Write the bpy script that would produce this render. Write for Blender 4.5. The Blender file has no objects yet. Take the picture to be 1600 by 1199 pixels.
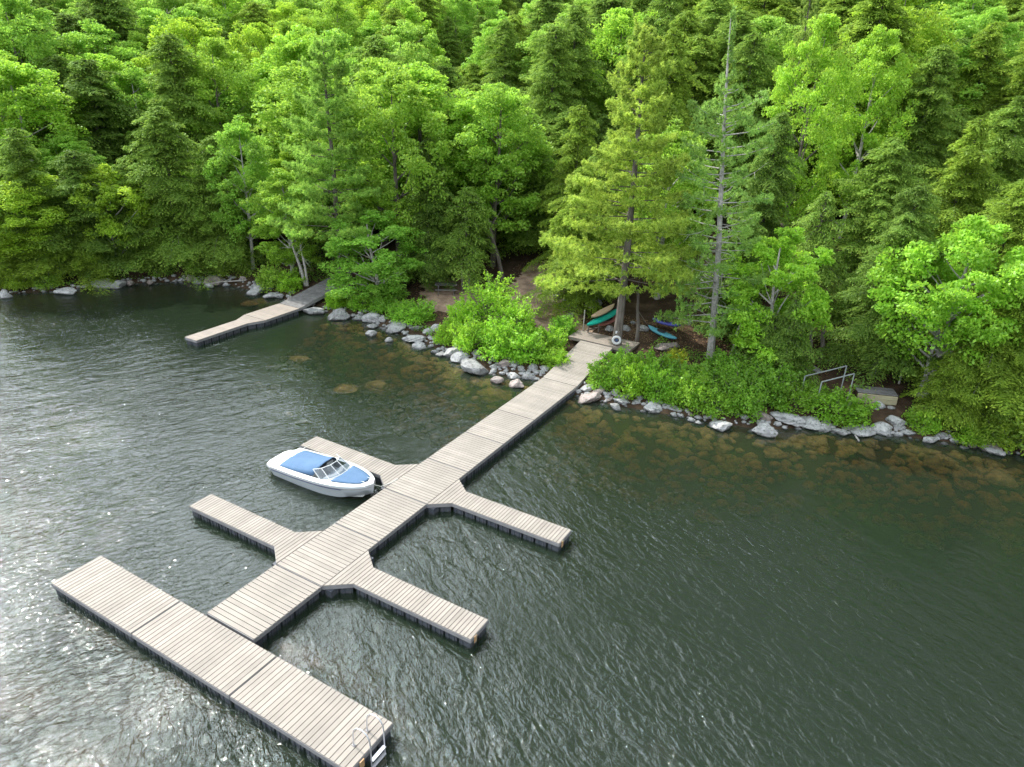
import bpy, math, random
import numpy as np
from mathutils import Vector, Matrix
R = math.radians
rng = np.random.default_rng(7)
random.seed(7)
sc = bpy.context.scene
col = sc.collection

# ------------------------------------------------------------------ camera
CAM = np.array([19.329, -12.097, 19.159]); PIT, ROL, YAW, FPX = 0.423035, 0.037724, -0.517422, 1116.23
FW = np.array([math.sin(YAW)*math.cos(PIT), math.cos(YAW)*math.cos(PIT), -math.sin(PIT)])
_r = np.array([math.cos(YAW), -math.sin(YAW), 0.0]); _u = np.cross(_r, FW)
RT = _r*math.cos(ROL)+_u*math.sin(ROL); UP = -_r*math.sin(ROL)+_u*math.cos(ROL)
cd = bpy.data.cameras.new('camera'); cam = bpy.data.objects.new('camera', cd); col.objects.link(cam)
cam.matrix_world = Matrix([[RT[i], UP[i], -FW[i], CAM[i]] for i in range(3)]+[[0, 0, 0, 1]])
cd.sensor_width = 36; cd.lens = 36*FPX/1600; cd.clip_start = .5; cd.clip_end = 3000
sc.camera = cam

# ------------------------------------------------------------------ sky, sun, exposure
SUN_EL, SUN_AZ = R(45), R(-80)       # azimuth measured from +y towards +x
w = bpy.data.worlds.new('World'); sc.world = w; w.use_nodes = True
nt = w.node_tree; nt.nodes.clear()
def N(nt, t, **k):
    n = nt.nodes.new(t)
    for a, b in k.items():
        if a in n.inputs.keys() if hasattr(n.inputs, 'keys') else False: n.inputs[a].default_value = b
        else: setattr(n, a, b)
    return n
wo = N(nt, 'ShaderNodeOutputWorld')
sky = N(nt, 'ShaderNodeTexSky'); sky.sky_type = 'NISHITA'; sky.sun_disc = False
sky.sun_elevation = SUN_EL; sky.sun_rotation = SUN_AZ; sky.air_density = 1; sky.dust_density = 1.5
bg = N(nt, 'ShaderNodeBackground'); bg.inputs[1].default_value = 0.10
nt.links.new(sky.outputs[0], bg.inputs[0])
tc = N(nt, 'ShaderNodeTexCoord')
cn = N(nt, 'ShaderNodeTexNoise'); cn.inputs['Scale'].default_value = 2.2; cn.inputs['Detail'].default_value = 6; cn.inputs['Roughness'].default_value = .55
nt.links.new(tc.outputs['Generated'], cn.inputs['Vector'])
cr = N(nt, 'ShaderNodeMapRange'); cr.inputs['From Min'].default_value = .36; cr.inputs['From Max'].default_value = .60
nt.links.new(cn.outputs[0], cr.inputs['Value'])
cr.inputs['To Min'].default_value = .9
# clouds: thin and bright on the sun's side, greyer away from it
sd = Vector((math.sin(SUN_AZ)*math.cos(SUN_EL), math.cos(SUN_AZ)*math.cos(SUN_EL), math.sin(SUN_EL)))
dot = N(nt, 'ShaderNodeVectorMath'); dot.operation = 'DOT_PRODUCT'; dot.inputs[1].default_value = Vector((math.sin(R(-72))*math.cos(R(34)), math.cos(R(-72))*math.cos(R(34)), math.sin(R(34))))
nt.links.new(tc.outputs['Generated'], dot.inputs[0])
gm = N(nt, 'ShaderNodeMapRange'); gm.interpolation_type = 'SMOOTHSTEP'
gm.inputs['From Min'].default_value = .72; gm.inputs['From Max'].default_value = 1.0
gm.inputs['To Min'].default_value = .36; gm.inputs['To Max'].default_value = 4.2
nt.links.new(dot.outputs['Value'], gm.inputs['Value'])
bg2 = N(nt, 'ShaderNodeBackground'); bg2.inputs[0].default_value = (.86, .94, 1, 1)
# sky brightness added behind the viewpoint to keep ambient light on the forest
dot2 = N(nt, 'ShaderNodeVectorMath'); dot2.operation = 'DOT_PRODUCT'; dot2.inputs[1].default_value = (0, -.78, .62)
nt.links.new(tc.outputs['Generated'], dot2.inputs[0])
gm2 = N(nt, 'ShaderNodeMapRange'); gm2.inputs['From Min'].default_value = .1; gm2.inputs['From Max'].default_value = .9; gm2.inputs['To Max'].default_value = 1.5
nt.links.new(dot2.outputs['Value'], gm2.inputs['Value'])
ad = N(nt, 'ShaderNodeMath'); ad.operation = 'ADD'; nt.links.new(gm.outputs[0], ad.inputs[0]); nt.links.new(gm2.outputs[0], ad.inputs[1])
nt.links.new(ad.outputs[0], bg2.inputs[1])
mx = N(nt, 'ShaderNodeMixShader')
nt.links.new(cr.outputs[0], mx.inputs[0]); nt.links.new(bg.outputs[0], mx.inputs[1]); nt.links.new(bg2.outputs[0], mx.inputs[2])
nt.links.new(mx.outputs[0], wo.inputs[0])
sl = bpy.data.lights.new('sun', 'SUN'); sl.energy = 4.6; sl.angle = R(0.9); sl.color = (1, .95, .87)
so = bpy.data.objects.new('sun', sl); col.objects.link(so); so.location = (-40, 20, 60)
so.rotation_euler = sd.to_track_quat('Z', 'Y').to_euler()
sc.view_settings.view_transform = 'Standard'; sc.view_settings.look = 'None'
sc.view_settings.exposure = 0.65; sc.view_settings.gamma = 1
cy = sc.cycles
cy.max_bounces = 8; cy.diffuse_bounces = 4; cy.glossy_bounces = 3; cy.transmission_bounces = 4; cy.transparent_max_bounces = 12
cy.use_denoising = True; cy.sample_clamp_indirect = 6; cy.caustics_reflective = False; cy.caustics_refractive = False

# ------------------------------------------------------------------ terrain function
SHX = [-400, -120, -90, -60, -52, -46, -43, -41.4, -38.5, -35.3, -30.7, -28, -23.6, -20.5, -17.7, -13.8, -11.7, -8.7, -4.9, -2.6, -.7, 2.6, 5.2, 7.5, 10.5, 13.7, 15.9, 18.2, 20.5, 22.8, 25.1, 27, 34, 45, 70, 120, 400]
SHY = [-300, -90, -50, -10, 4, 15.8, 19.7, 23.3, 26.3, 28.8, 29, 29.1, 28.5, 28.3, 28.7, 28, 27.6, 26.8, 25.4, 25.6, 26.3, 25.7, 25.7, 26.2, 26.8, 27.6, 29.4, 30.4, 31.4, 32.1, 32.6, 33, 33, 30, 24, 15, -60]
def shore(x): return np.interp(x, SHX, SHY)
def inland(x, y):
    x = np.asarray(x, float); s = shore(x); g = (shore(x+2)-shore(x-2))/4
    return (np.asarray(y, float)-s)/np.sqrt(1+g*g)
def vnoise(x, y):
    return (np.sin(x*.61+1.3*np.sin(y*.37))+np.sin(y*.73+1.1*np.sin(x*.29+2)))*.5
def terr(x, y):
    x = np.asarray(x, float); y = np.asarray(y, float); d = inland(x, y)
    dp = np.maximum(d, 0); dn = np.maximum(-d, 0)
    up = 1.25*(1-np.exp(-dp/3.6))+.055*dp+.14*np.maximum(dp-18, 0)-.3*np.exp(-((x-1.3)/3.2)**2-((y-31.5)/3)**2)*np.clip(dp/2, 0, 1)
    up = np.where(up > 40, 40+(up-40)*.2, up)
    dk = -(.05+.24*np.minimum(dn, 9)*1.1+.12*np.maximum(np.minimum(dn, 40)-9, 0))
    n = vnoise(x, y)*.12+vnoise(x*.22+9, y*.22)*.5*np.clip(dp/12, 0, 1)
    return np.where(d > 0, up, dk)+n*np.clip(np.abs(d)/2, 0, 1)
def ray(px, py):
    d = FW+RT*(px-800)/FPX-UP*(py-599.5)/FPX
    return d/np.linalg.norm(d)
def ground(px, py, z0=None):
    """where a sight line from the viewpoint meets the terrain (or height z0)"""
    d = ray(px, py)
    if z0 is not None: return CAM+d*(z0-CAM[2])/d[2]
    t = np.arange(20, 300, .1); P = CAM+d*t[:, None]
    k = np.argmax(P[:, 2] < np.maximum(terr(P[:, 0], P[:, 1]), 0)); return P[k]
def project(P):
    d = np.asarray(P, float)-CAM; z = d@FW
    return 800+FPX*(d@RT)/z, 599.5-FPX*(d@UP)/z, z

# ------------------------------------------------------------------ helpers
def tag(o, label=None, cat=None, group=None, kind=None):
    if label: o['label'] = label
    if cat: o['category'] = cat
    if group: o['group'] = group
    if kind: o['kind'] = kind
    return o
def empty(name, loc=(0, 0, 0), rz=0):
    o = bpy.data.objects.new(name, None); o.empty_display_size = .3; col.objects.link(o)
    o.location = loc; o.rotation_euler = (0, 0, rz); return o
def mesh_np(name, V, F, mats=(), smooth=False, attr=None, fmat=None):
    V = np.asarray(V, np.float32); F = np.asarray(F, np.int32); n = F.shape[1]
    me = bpy.data.meshes.new(name)
    me.vertices.add(len(V)); me.vertices.foreach_set('co', V.ravel())
    me.loops.add(F.size); me.loops.foreach_set('vertex_index', F.ravel())
    me.polygons.add(len(F)); me.polygons.foreach_set('loop_start', np.arange(0, F.size, n, dtype=np.int32))
    if smooth: me.polygons.foreach_set('use_smooth', np.ones(len(F), bool))
    me.update(calc_edges=True)
    if attr is not None:
        a = me.attributes.new('tint', 'FLOAT', 'FACE'); a.data.foreach_set('value', np.asarray(attr, np.float32))
    for m in (mats if isinstance(mats, (list, tuple)) else [mats]): me.materials.append(m)
    return me
def link(name, me, parent=None, loc=None, rot=None):
    o = bpy.data.objects.new(name, me); col.objects.link(o)
    if parent: o.parent = parent
    if loc is not None: o.location = loc
    if rot is not None: o.rotation_euler = rot
    return o
class MB:
    def __init__(s): s.v = []; s.f = []
    def add(s, V, F):
        b = len(s.v); s.v += [tuple(map(float, p)) for p in V]; s.f += [tuple(b+i for i in f) for f in F]; return s
    def box(s, c, d, M=None):
        x, y, z = d[0]/2, d[1]/2, d[2]/2
        V = [Vector((sx*x, sy*y, sz*z)) for sx in (-1, 1) for sy in (-1, 1) for sz in (-1, 1)]
        if M is not None: V = [M@v for v in V]
        V = [v+Vector(c) for v in V]
        return s.add(V, [(0, 1, 3, 2), (4, 6, 7, 5), (0, 4, 5, 1), (2, 3, 7, 6), (0, 2, 6, 4), (1, 5, 7, 3)])
    def bar(s, a, b, w, h):
        a, b = Vector(a), Vector(b); d = b-a
        M = d.to_track_quat('X', 'Z').to_matrix(); return s.box((a+b)/2, (d.length, w, h), M)
    def prism(s, poly, z0, z1):
        n = len(poly); V = [(p[0], p[1], z0) for p in poly]+[(p[0], p[1], z1) for p in poly]
        a = sum(poly[i][0]*poly[(i+1) % n][1]-poly[(i+1) % n][0]*poly[i][1] for i in range(n))
        F = [tuple(range(n))[::-1], tuple(range(n, 2*n))]+[(i, (i+1) % n, n+(i+1) % n, n+i) for i in range(n)]
        if a < 0: F = [f[::-1] for f in F]
        return s.add(V, F)
    def tube(s, pts, rad, n=8, cap=True):
        pts = [Vector(p) for p in pts]; rs = rad if isinstance(rad, (list, tuple, np.ndarray)) else [rad]*len(pts)
        V = []; up = Vector((0, 0, 1))
        t0 = (pts[1]-pts[0]).normalized()
        a = t0.cross(up if abs(t0.z) < .9 else Vector((1, 0, 0))).normalized()
        for i, p in enumerate(pts):
            t = (pts[min(i+1, len(pts)-1)]-pts[max(i-1, 0)]).normalized()
            a = (a-t*a.dot(t)).normalized(); b = t.cross(a)
            for k in range(n):
                q = 2*math.pi*k/n; V.append(p+(a*math.cos(q)+b*math.sin(q))*rs[i])
        F = [(i*n+k, i*n+(k+1) % n, (i+1)*n+(k+1) % n, (i+1)*n+k) for i in range(len(pts)-1) for k in range(n)]
        if cap: F += [tuple(range(n))[::-1], tuple((len(pts)-1)*n+k for k in range(n))]
        return s.add(V, F)
    def loft(s, rings, close=True, cap=False):
        n = len(rings[0]); V = [p for r in rings for p in r]
        F = [(i*n+k, i*n+(k+1) % n, (i+1)*n+(k+1) % n, (i+1)*n+k) for i in range(len(rings)-1) for k in range(n if close else n-1)]
        if cap: F += [tuple(range(n))[::-1], tuple((len(rings)-1)*n+k for k in range(n))]
        return s.add(V, F)
    def build(s, name, mat, parent=None, smooth=False, loc=None, rot=None, bevel=0, link_it=True):
        me = bpy.data.meshes.new(name); me.from_pydata(s.v, [], s.f); me.update()
        if smooth:
            me.polygons.foreach_set('use_smooth', [True]*len(me.polygons))
            try: me.set_sharp_from_angle(angle=R(40))
            except Exception: pass
        for m in (mat if isinstance(mat, (list, tuple)) else [mat]): me.materials.append(m)
        if not link_it: return me
        o = link(name, me, parent, loc, rot)
        if bevel:
            b = o.modifiers.new('bevel', 'BEVEL'); b.width = bevel; b.segments = 1; b.limit_method = 'ANGLE'
        return o

# ------------------------------------------------------------------ materials
def newmat(name):
    m = bpy.data.materials.new(name); m.use_nodes = True; n = m.node_tree; n.nodes.clear()
    out = n.nodes.new('ShaderNodeOutputMaterial'); return m, n, out
def pmat(name, c, rough=.7, c2=None, scale=4, spec=.3, bump=0, bscale=30, metallic=0, island=0, detail=4, stretch=None, trans=0):
    m, n, out = newmat(name); b = n.nodes.new('ShaderNodeBsdfPrincipled'); n.links.new(b.outputs[0], out.inputs[0])
    b.inputs['Roughness'].default_value = rough; b.inputs['Specular IOR Level'].default_value = spec; b.inputs['Metallic'].default_value = metallic
    tcn = n.nodes.new('ShaderNodeTexCoord'); mp = n.nodes.new('ShaderNodeMapping'); n.links.new(tcn.outputs['Object'], mp.inputs[0])
    if stretch: mp.inputs['Scale'].default_value = stretch
    col_out = None
    if c2:
        t = n.nodes.new('ShaderNodeTexNoise'); t.inputs['Scale'].default_value = scale; t.inputs['Detail'].default_value = detail
        n.links.new(mp.outputs[0], t.inputs[0])
        r = n.nodes.new('ShaderNodeMapRange'); r.inputs[1].default_value = .35; r.inputs[2].default_value = .65; n.links.new(t.outputs[0], r.inputs[0])
        x = n.nodes.new('ShaderNodeMix'); x.data_type = 'RGBA'; x.inputs[6].default_value = (*c, 1); x.inputs[7].default_value = (*c2, 1)
        n.links.new(r.outputs[0], x.inputs[0]); col_out = x.outputs[2]
    else:
        x = n.nodes.new('ShaderNodeRGB'); x.outputs[0].default_value = (*c, 1); col_out = x.outputs[0]
    if island:
        g = n.nodes.new('ShaderNodeNewGeometry'); r = n.nodes.new('ShaderNodeMapRange'); r.inputs[3].default_value = 1-island; r.inputs[4].default_value = 1+island*.6
        n.links.new(g.outputs['Random Per Island'], r.inputs[0])
        h = n.nodes.new('ShaderNodeHueSaturation'); n.links.new(col_out, h.inputs['Color']); n.links.new(r.outputs[0], h.inputs['Value']); col_out = h.outputs[0]
    n.links.new(col_out, b.inputs['Base Color'])
    if bump:
        t2 = n.nodes.new('ShaderNodeTexNoise'); t2.inputs['Scale'].default_value = bscale; t2.inputs['Detail'].default_value = 5
        n.links.new(mp.outputs[0], t2.inputs[0]); bp = n.nodes.new('ShaderNodeBump'); bp.inputs['Distance'].default_value = bump
        n.links.new(t2.outputs[0], bp.inputs['Height']); n.links.new(bp.outputs[0], b.inputs['Normal'])
    return m
def leafmat(name, c, ctip, trans=.45, gloss=.05):
    m, n, out = newmat(name)
    oi = n.nodes.new('ShaderNodeObjectInfo'); at = n.nodes.new('ShaderNodeAttribute'); at.attribute_name = 'tint'
    x = n.nodes.new('ShaderNodeMix'); x.data_type = 'RGBA'; x.inputs[6].default_value = (*c, 1); x.inputs[7].default_value = (*ctip, 1)
    n.links.new(at.outputs['Fac'], x.inputs[0])
    mu = n.nodes.new('ShaderNodeMix'); mu.data_type = 'RGBA'; mu.blend_type = 'MULTIPLY'; mu.inputs[0].default_value = 1
    n.links.new(x.outputs[2], mu.inputs[6]); n.links.new(oi.outputs['Color'], mu.inputs[7])
    tn = n.nodes.new('ShaderNodeTexNoise'); tn.inputs['Scale'].default_value = .5; tn.inputs['Detail'].default_value = 3
    geo = n.nodes.new('ShaderNodeNewGeometry'); n.links.new(geo.outputs['Position'], tn.inputs['Vector'])
    r = n.nodes.new('ShaderNodeMapRange'); r.inputs[1].default_value = .3; r.inputs[2].default_value = .7; r.inputs[3].default_value = .8; r.inputs[4].default_value = 1.22
    n.links.new(tn.outputs[0], r.inputs[0])
    h = n.nodes.new('ShaderNodeHueSaturation'); n.links.new(mu.outputs[2], h.inputs['Color']); n.links.new(r.outputs[0], h.inputs['Value'])
    d = n.nodes.new('ShaderNodeBsdfDiffuse'); t = n.nodes.new('ShaderNodeBsdfTranslucent'); g = n.nodes.new('ShaderNodeBsdfGlossy')
    g.inputs['Roughness'].default_value = .45; g.inputs['Color'].default_value = (.8, .9, .8, 1)
    n.links.new(h.outputs[0], d.inputs[0])
    h2 = n.nodes.new('ShaderNodeHueSaturation'); h2.inputs['Hue'].default_value = .49; h2.inputs['Value'].default_value = 1.25; n.links.new(h.outputs[0], h2.inputs['Color'])
    n.links.new(h2.outputs[0], t.inputs[0])
    m1 = n.nodes.new('ShaderNodeMixShader'); m1.inputs[0].default_value = trans; n.links.new(d.outputs[0], m1.inputs[1]); n.links.new(t.outputs[0], m1.inputs[2])
    m2 = n.nodes.new('ShaderNodeMixShader'); m2.inputs[0].default_value = gloss; n.links.new(m1.outputs[0], m2.inputs[1]); n.links.new(g.outputs[0], m2.inputs[2])
    n.links.new(m2.outputs[0], out.inputs[0]); return m
M_leaf = leafmat('broad_leaf', (.195, .37, .036), (.32, .49, .06), .5, .02)
M_hem = leafmat('hemlock_needles', (.125, .225, .036), (.30, .45, .07), .45, .012)
M_pine = leafmat('pine_needles', (.20, .32, .065), (.36, .48, .09), .42, .012)
M_bark = pmat('bark_grey', (.16, .14, .125), .9, (.085, .07, .06), 5, bump=.03, bscale=14, stretch=(1, 1, .25))
M_birch = pmat('bark_pale', (.42, .40, .37), .8, (.25, .235, .22), 6, bump=.01)
M_dead = pmat('bark_bleached', (.38, .36, .34), .9, (.24, .23, .22), 5)
M_deck = pmat('deck_board_composite', (.272, .243, .213), .75, (.228, .204, .18), 1.1, island=.12, bump=.003, bscale=40, detail=6)
M_deck2 = pmat('deck_board_tan', (.25, .213, .182), .75, (.215, .185, .16), 3, island=.09, detail=6)
M_deckold = pmat('deck_board_weathered', (.16, .155, .155), .85, (.11, .105, .105), 3, island=.15, detail=6)
M_fascia = pmat('dock_frame_grey', (.23, .225, .23), .6, (.19, .185, .19), 3)
M_float = pmat('dock_float_slate', (.05, .055, .07), .5, (.075, .08, .09), 4)
M_post = pmat('galvanised_bracket', (.1, .1, .12), .5, metallic=.4)
M_orange = pmat('rusty_corner', (.45, .24, .1), .7, (.38, .3, .2), 6)
M_alu = pmat('aluminium_tube', (.62, .62, .66), .3, metallic=.7)
def rockmat(name, c, c2, wet=True):
    m = pmat(name, c, .88, c2, 2.0, spec=.2, bump=.05, bscale=6, detail=9); n = m.node_tree; b = [q for q in n.nodes if q.type == 'BSDF_PRINCIPLED'][0]
    l = b.inputs['Base Color'].links[0].from_socket
    g = n.nodes.new('ShaderNodeNewGeometry'); sp = n.nodes.new('ShaderNodeSeparateXYZ'); n.links.new(g.outputs['Position'], sp.inputs[0])
    t = n.nodes.new('ShaderNodeTexNoise'); t.inputs['Scale'].default_value = 9; t.inputs['Detail'].default_value = 8; n.links.new(g.outputs['Position'], t.inputs[0])
    r = n.nodes.new('ShaderNodeMapRange'); r.inputs[1].default_value = .56; r.inputs[2].default_value = .66; n.links.new(t.outputs[0], r.inputs[0])
    li = n.nodes.new('ShaderNodeMix'); li.data_type = 'RGBA'; n.links.new(r.outputs[0], li.inputs[0]); n.links.new(l, li.inputs[6]); li.inputs[7].default_value = (.09, .10, .085, 1)
    wz = n.nodes.new('ShaderNodeMapRange'); wz.inputs[1].default_value = .03; wz.inputs[2].default_value = .13; wz.inputs[3].default_value = .3; n.links.new(sp.outputs[2], wz.inputs[0])
    h = n.nodes.new('ShaderNodeHueSaturation'); n.links.new(li.outputs[2], h.inputs['Color'])
    if wet: n.links.new(wz.outputs[0], h.inputs['Value'])
    oi = n.nodes.new('ShaderNodeObjectInfo'); r2 = n.nodes.new('ShaderNodeMapRange'); r2.inputs[3].default_value = .78; r2.inputs[4].default_value = 1.2; n.links.new(oi.outputs['Random'], r2.inputs[0])
    h2 = n.nodes.new('ShaderNodeHueSaturation'); n.links.new(h.outputs[0], h2.inputs['Color']); n.links.new(r2.outputs[0], h2.inputs['Value'])
    n.links.new(h2.outputs[0], b.inputs['Base Color']); return m
M_rock = rockmat('granite', (.33, .328, .33), (.19, .19, .192))
M_rockw = rockmat('submerged_granite', (.34, .235, .095), (.14, .10, .04), False)
M_rockp = rockmat('pink_granite', (.29, .245, .23), (.18, .15, .14))

# ------------------------------------------------------------------ ground, lake bed, path, water
gx = np.concatenate([np.linspace(-420, -110, 32), np.arange(-108, -50, 2), np.arange(-50, 32, .5), np.arange(32, 60, 1.5), np.linspace(62, 420, 36)])
gy = np.concatenate([np.linspace(-330, -45, 24), np.arange(-42, 10, 2), np.arange(10, 60, .5), np.arange(60, 120, 2), np.linspace(125, 560, 40)])
X, Y = np.meshgrid(gx, gy, indexing='ij'); Z = terr(X, Y)
V = np.stack([X, Y, Z], -1).reshape(-1, 3); ny = len(gy); nx = len(gx)
I = (np.arange(nx-1)[:, None]*ny+np.arange(ny-1)[None]).ravel(); F = np.stack([I, I+ny, I+ny+1, I+1], -1)
mg, n, out = newmat('forest_floor')
b = n.nodes.new('ShaderNodeBsdfPrincipled'); n.links.new(b.outputs[0], out.inputs[0]); b.inputs['Roughness'].default_value = .95; b.inputs['Specular IOR Level'].default_value = .1
geo = n.nodes.new('ShaderNodeNewGeometry')
t = n.nodes.new('ShaderNodeTexNoise'); t.inputs['Scale'].default_value = .7; t.inputs['Detail'].default_value = 9; t.inputs['Roughness'].default_value = .7; n.links.new(geo.outputs['Position'], t.inputs[0])
cr = n.nodes.new('ShaderNodeValToRGB'); n.links.new(t.outputs[0], cr.inputs[0])
e = cr.color_ramp.elements; e[0].position = .3; e[0].color = (.02, .014, .009, 1); e[1].position = .7; e[1].color = (.10, .066, .043, 1)
k = cr.color_ramp.elements.new(.52); k.color = (.05, .033, .022, 1)
sep = n.nodes.new('ShaderNodeSeparateXYZ'); n.links.new(geo.outputs['Position'], sep.inputs[0])
mr = n.nodes.new('ShaderNodeMapRange'); mr.inputs[1].default_value = -.5; mr.inputs[2].default_value = .05; n.links.new(sep.outputs[2], mr.inputs[0])
vo = n.nodes.new('ShaderNodeTexNoise'); vo.inputs['Scale'].default_value = 2.3; n.links.new(geo.outputs['Position'], vo.inputs['Vector'])
cb = n.nodes.new('ShaderNodeValToRGB'); n.links.new(vo.outputs['Color'], cb.inputs[0]); e = cb.color_ramp.elements
e[0].color = (.06, .045, .022, 1); e[1].color = (.09, .065, .03, 1)
xm = n.nodes.new('ShaderNodeMix'); xm.data_type = 'RGBA'; n.links.new(mr.outputs[0], xm.inputs[0]); n.links.new(cb.outputs[0], xm.inputs[6]); n.links.new(cr.outputs[0], xm.inputs[7])
n.links.new(xm.outputs[2], b.inputs['Base Color'])
bp = n.nodes.new('ShaderNodeBump'); bp.inputs['Distance'].default_value = .08; n.links.new(t.outputs[0], bp.inputs['Height']); n.links.new(bp.outputs[0], b.inputs['Normal'])
tag(link('ground', mesh_np('ground', V, F, mg, True)), 'brown forest floor and lake bed sloping into the water', 'ground', kind='structure')

# path: bare needle-covered lane rising from the pier into the woods
PATH = np.array([(-2.2, 33.4, 1.6), (-5.5, 36, 2.8), (-7.5, 39.5, 2.9), (-9.8, 44, 2.0)])
PATH2 = np.array([(-6.5, 35.5, 2.0), (-10, 33.6, 2.3), (-13.4, 34.6, 2.6), (-15.2, 36.5, 2.2)])
def path_d(x, y, PP=PATH):
    best = np.full(np.shape(x), 1e9)
    for (ax, ay, aw), (bx, by, bw) in zip(PP[:-1], PP[1:]):
        dx, dy = bx-ax, by-ay; tt = np.clip(((x-ax)*dx+(y-ay)*dy)/(dx*dx+dy*dy), 0, 1)
        best = np.minimum(best, np.hypot(x-ax-tt*dx, y-ay-tt*dy)-(aw+(bw-aw)*tt))
    return best
def clear_d(x, y): return np.minimum(path_d(x, y), path_d(x, y, PATH2))
px_ = np.arange(-24, 4, .2); py_ = np.arange(29, 62, .2); X, Y = np.meshgrid(px_, py_, indexing='ij')
msk = clear_d(X, Y)+.35*vnoise(X*5, Y*5)+.25*vnoise(X*11, Y*9) < 0
Z = terr(X, Y)+.02; idx = -np.ones(X.shape, int); V = []; F = []
for i in range(len(px_)-1):
    for j in range(len(py_)-1):
        if msk[i, j] and inland(X[i, j], Y[i, j]) > 2:
            q = []
            for a, c in ((i, j), (i+1, j), (i+1, j+1), (i, j+1)):
                if idx[a, c] < 0: idx[a, c] = len(V); V.append((X[a, c], Y[a, c], Z[a, c]))
                q.append(idx[a, c])
            F.append(q)
M_path = pmat('needle_strewn_gravel', (.42, .30, .225), .95, (.2, .145, .11), 1.1, spec=.1, bump=.03, bscale=12, detail=12)
tag(link('path', mesh_np('path', V, F, M_path, True)), 'pinkish brown gravel path climbing from the pier into the dark woods', 'path', kind='structure')

# water: one closed body, clear and absorbing amber, with wind ripples on its surface
mw, n, out = newmat('lake_water')
geo = n.nodes.new('ShaderNodeNewGeometry')
def nz(scale, rot, st, detail=3, rough=.5, dist=0.0):
    mp = n.nodes.new('ShaderNodeMapping'); mp.vector_type = 'TEXTURE'; mp.inputs['Rotation'].default_value = (0, 0, R(rot)); mp.inputs['Scale'].default_value = (st, 1, 1)
    n.links.new(geo.outputs['Position'], mp.inputs[0]); t = n.nodes.new('ShaderNodeTexNoise'); t.inputs['Scale'].default_value = scale; t.inputs['Detail'].default_value = detail
    t.inputs['Roughness'].default_value = rough; t.inputs['Distortion'].default_value = dist
    n.links.new(mp.outputs[0], t.inputs[0]); return t.outputs[0]
def mth(op, a, b_):
    q = n.nodes.new('ShaderNodeMath'); q.operation = op
    for i_, v_ in ((0, a), (1, b_)):
        if isinstance(v_, (int, float)): q.inputs[i_].default_value = v_
        else: n.links.new(v_, q.inputs[i_])
    return q.outputs[0]
spx = n.nodes.new('ShaderNodeSeparateXYZ'); n.links.new(geo.outputs['Position'], spx.inputs[0])
sw = n.nodes.new('ShaderNodeMapRange'); sw.interpolation_type = 'SMOOTHSTEP'; sw.inputs[1].default_value = -2; sw.inputs[2].default_value = 5; n.links.new(spx.outputs[0], sw.inputs[0])
def two(a, b_):
    q = n.nodes.new('ShaderNodeMix'); n.links.new(sw.outputs[0], q.inputs[0]); n.links.new(a, q.inputs[2]); n.links.new(b_, q.inputs[3]); return q.outputs[0]
w1 = two(nz(1.9, 66, 2.2, 2, .5, .6), nz(1.8, -28, 2.3, 2, .5, .7)); w2 = two(nz(4.6, 60, 1.6, 3, .62, .8), nz(4.6, -24, 1.6, 3, .62, .8)); w3 = two(nz(.8, 72, 3, 1), nz(.62, -30, 4.5, 1, .5, .3)); gust = nz(.07, 20, 1.5, 2)
gr = n.nodes.new('ShaderNodeMapRange'); gr.inputs[1].default_value = .38; gr.inputs[2].default_value = .62; gr.inputs[3].default_value = .5; gr.inputs[4].default_value = 1.2; n.links.new(gust, gr.inputs[0])
hh = mth('ADD', mth('MULTIPLY', w1, .125), mth('ADD', mth('MULTIPLY', w2, .085), mth('MULTIPLY', w3, .15)))
lee = n.nodes.new('ShaderNodeMapRange'); lee.interpolation_type = 'SMOOTHSTEP'; lee.inputs[1].default_value = 8; lee.inputs[2].default_value = 24; lee.inputs[3].default_value = 1; lee.inputs[4].default_value = .28; n.links.new(spx.outputs[1], lee.inputs[0])
hh = mth('MULTIPLY', mth('MULTIPLY', hh, gr.outputs[0]), lee.outputs[0])
bp = n.nodes.new('ShaderNodeBump'); bp.inputs['Distance'].default_value = 1; bp.inputs['Strength'].default_value = 1; n.links.new(hh, bp.inputs['Height'])
fr = n.nodes.new('ShaderNodeFresnel'); fr.inputs['IOR'].default_value = 1.5; n.links.new(bp.outputs[0], fr.inputs['Normal'])
gl = n.nodes.new('ShaderNodeBsdfGlossy'); gl.inputs['Roughness'].default_value = .045; n.links.new(bp.outputs[0], gl.inputs['Normal'])
tr = n.nodes.new('ShaderNodeBsdfTransparent')
df = n.nodes.new('ShaderNodeBsdfDiffuse'); df.inputs[0].default_value = (.088, .15, .088, 1)   # suspended matter
m0 = n.nodes.new('ShaderNodeMixShader'); m0.inputs[0].default_value = .105; n.links.new(tr.outputs[0], m0.inputs[1]); n.links.new(df.outputs[0], m0.inputs[2])
m1 = n.nodes.new('ShaderNodeMixShader'); n.links.new(fr.outputs[0], m1.inputs[0]); n.links.new(m0.outputs[0], m1.inputs[1]); n.links.new(gl.outputs[0], m1.inputs[2])
n.links.new(m1.outputs[0], out.inputs[0])
va = n.nodes.new('ShaderNodeVolumeAbsorption'); va.inputs['Color'].default_value = (.60, .40, .14, 1); va.inputs['Density'].default_value = 1.25
n.links.new(va.outputs[0], out.inputs['Volume'])
m = MB(); m.box((0, 115, -7), (836, 880, 14)); wt = m.build('lake_water', mw)
tag(wt, 'dark rippled lake water with silver glitter towards the left', 'water', kind='structure')

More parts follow.
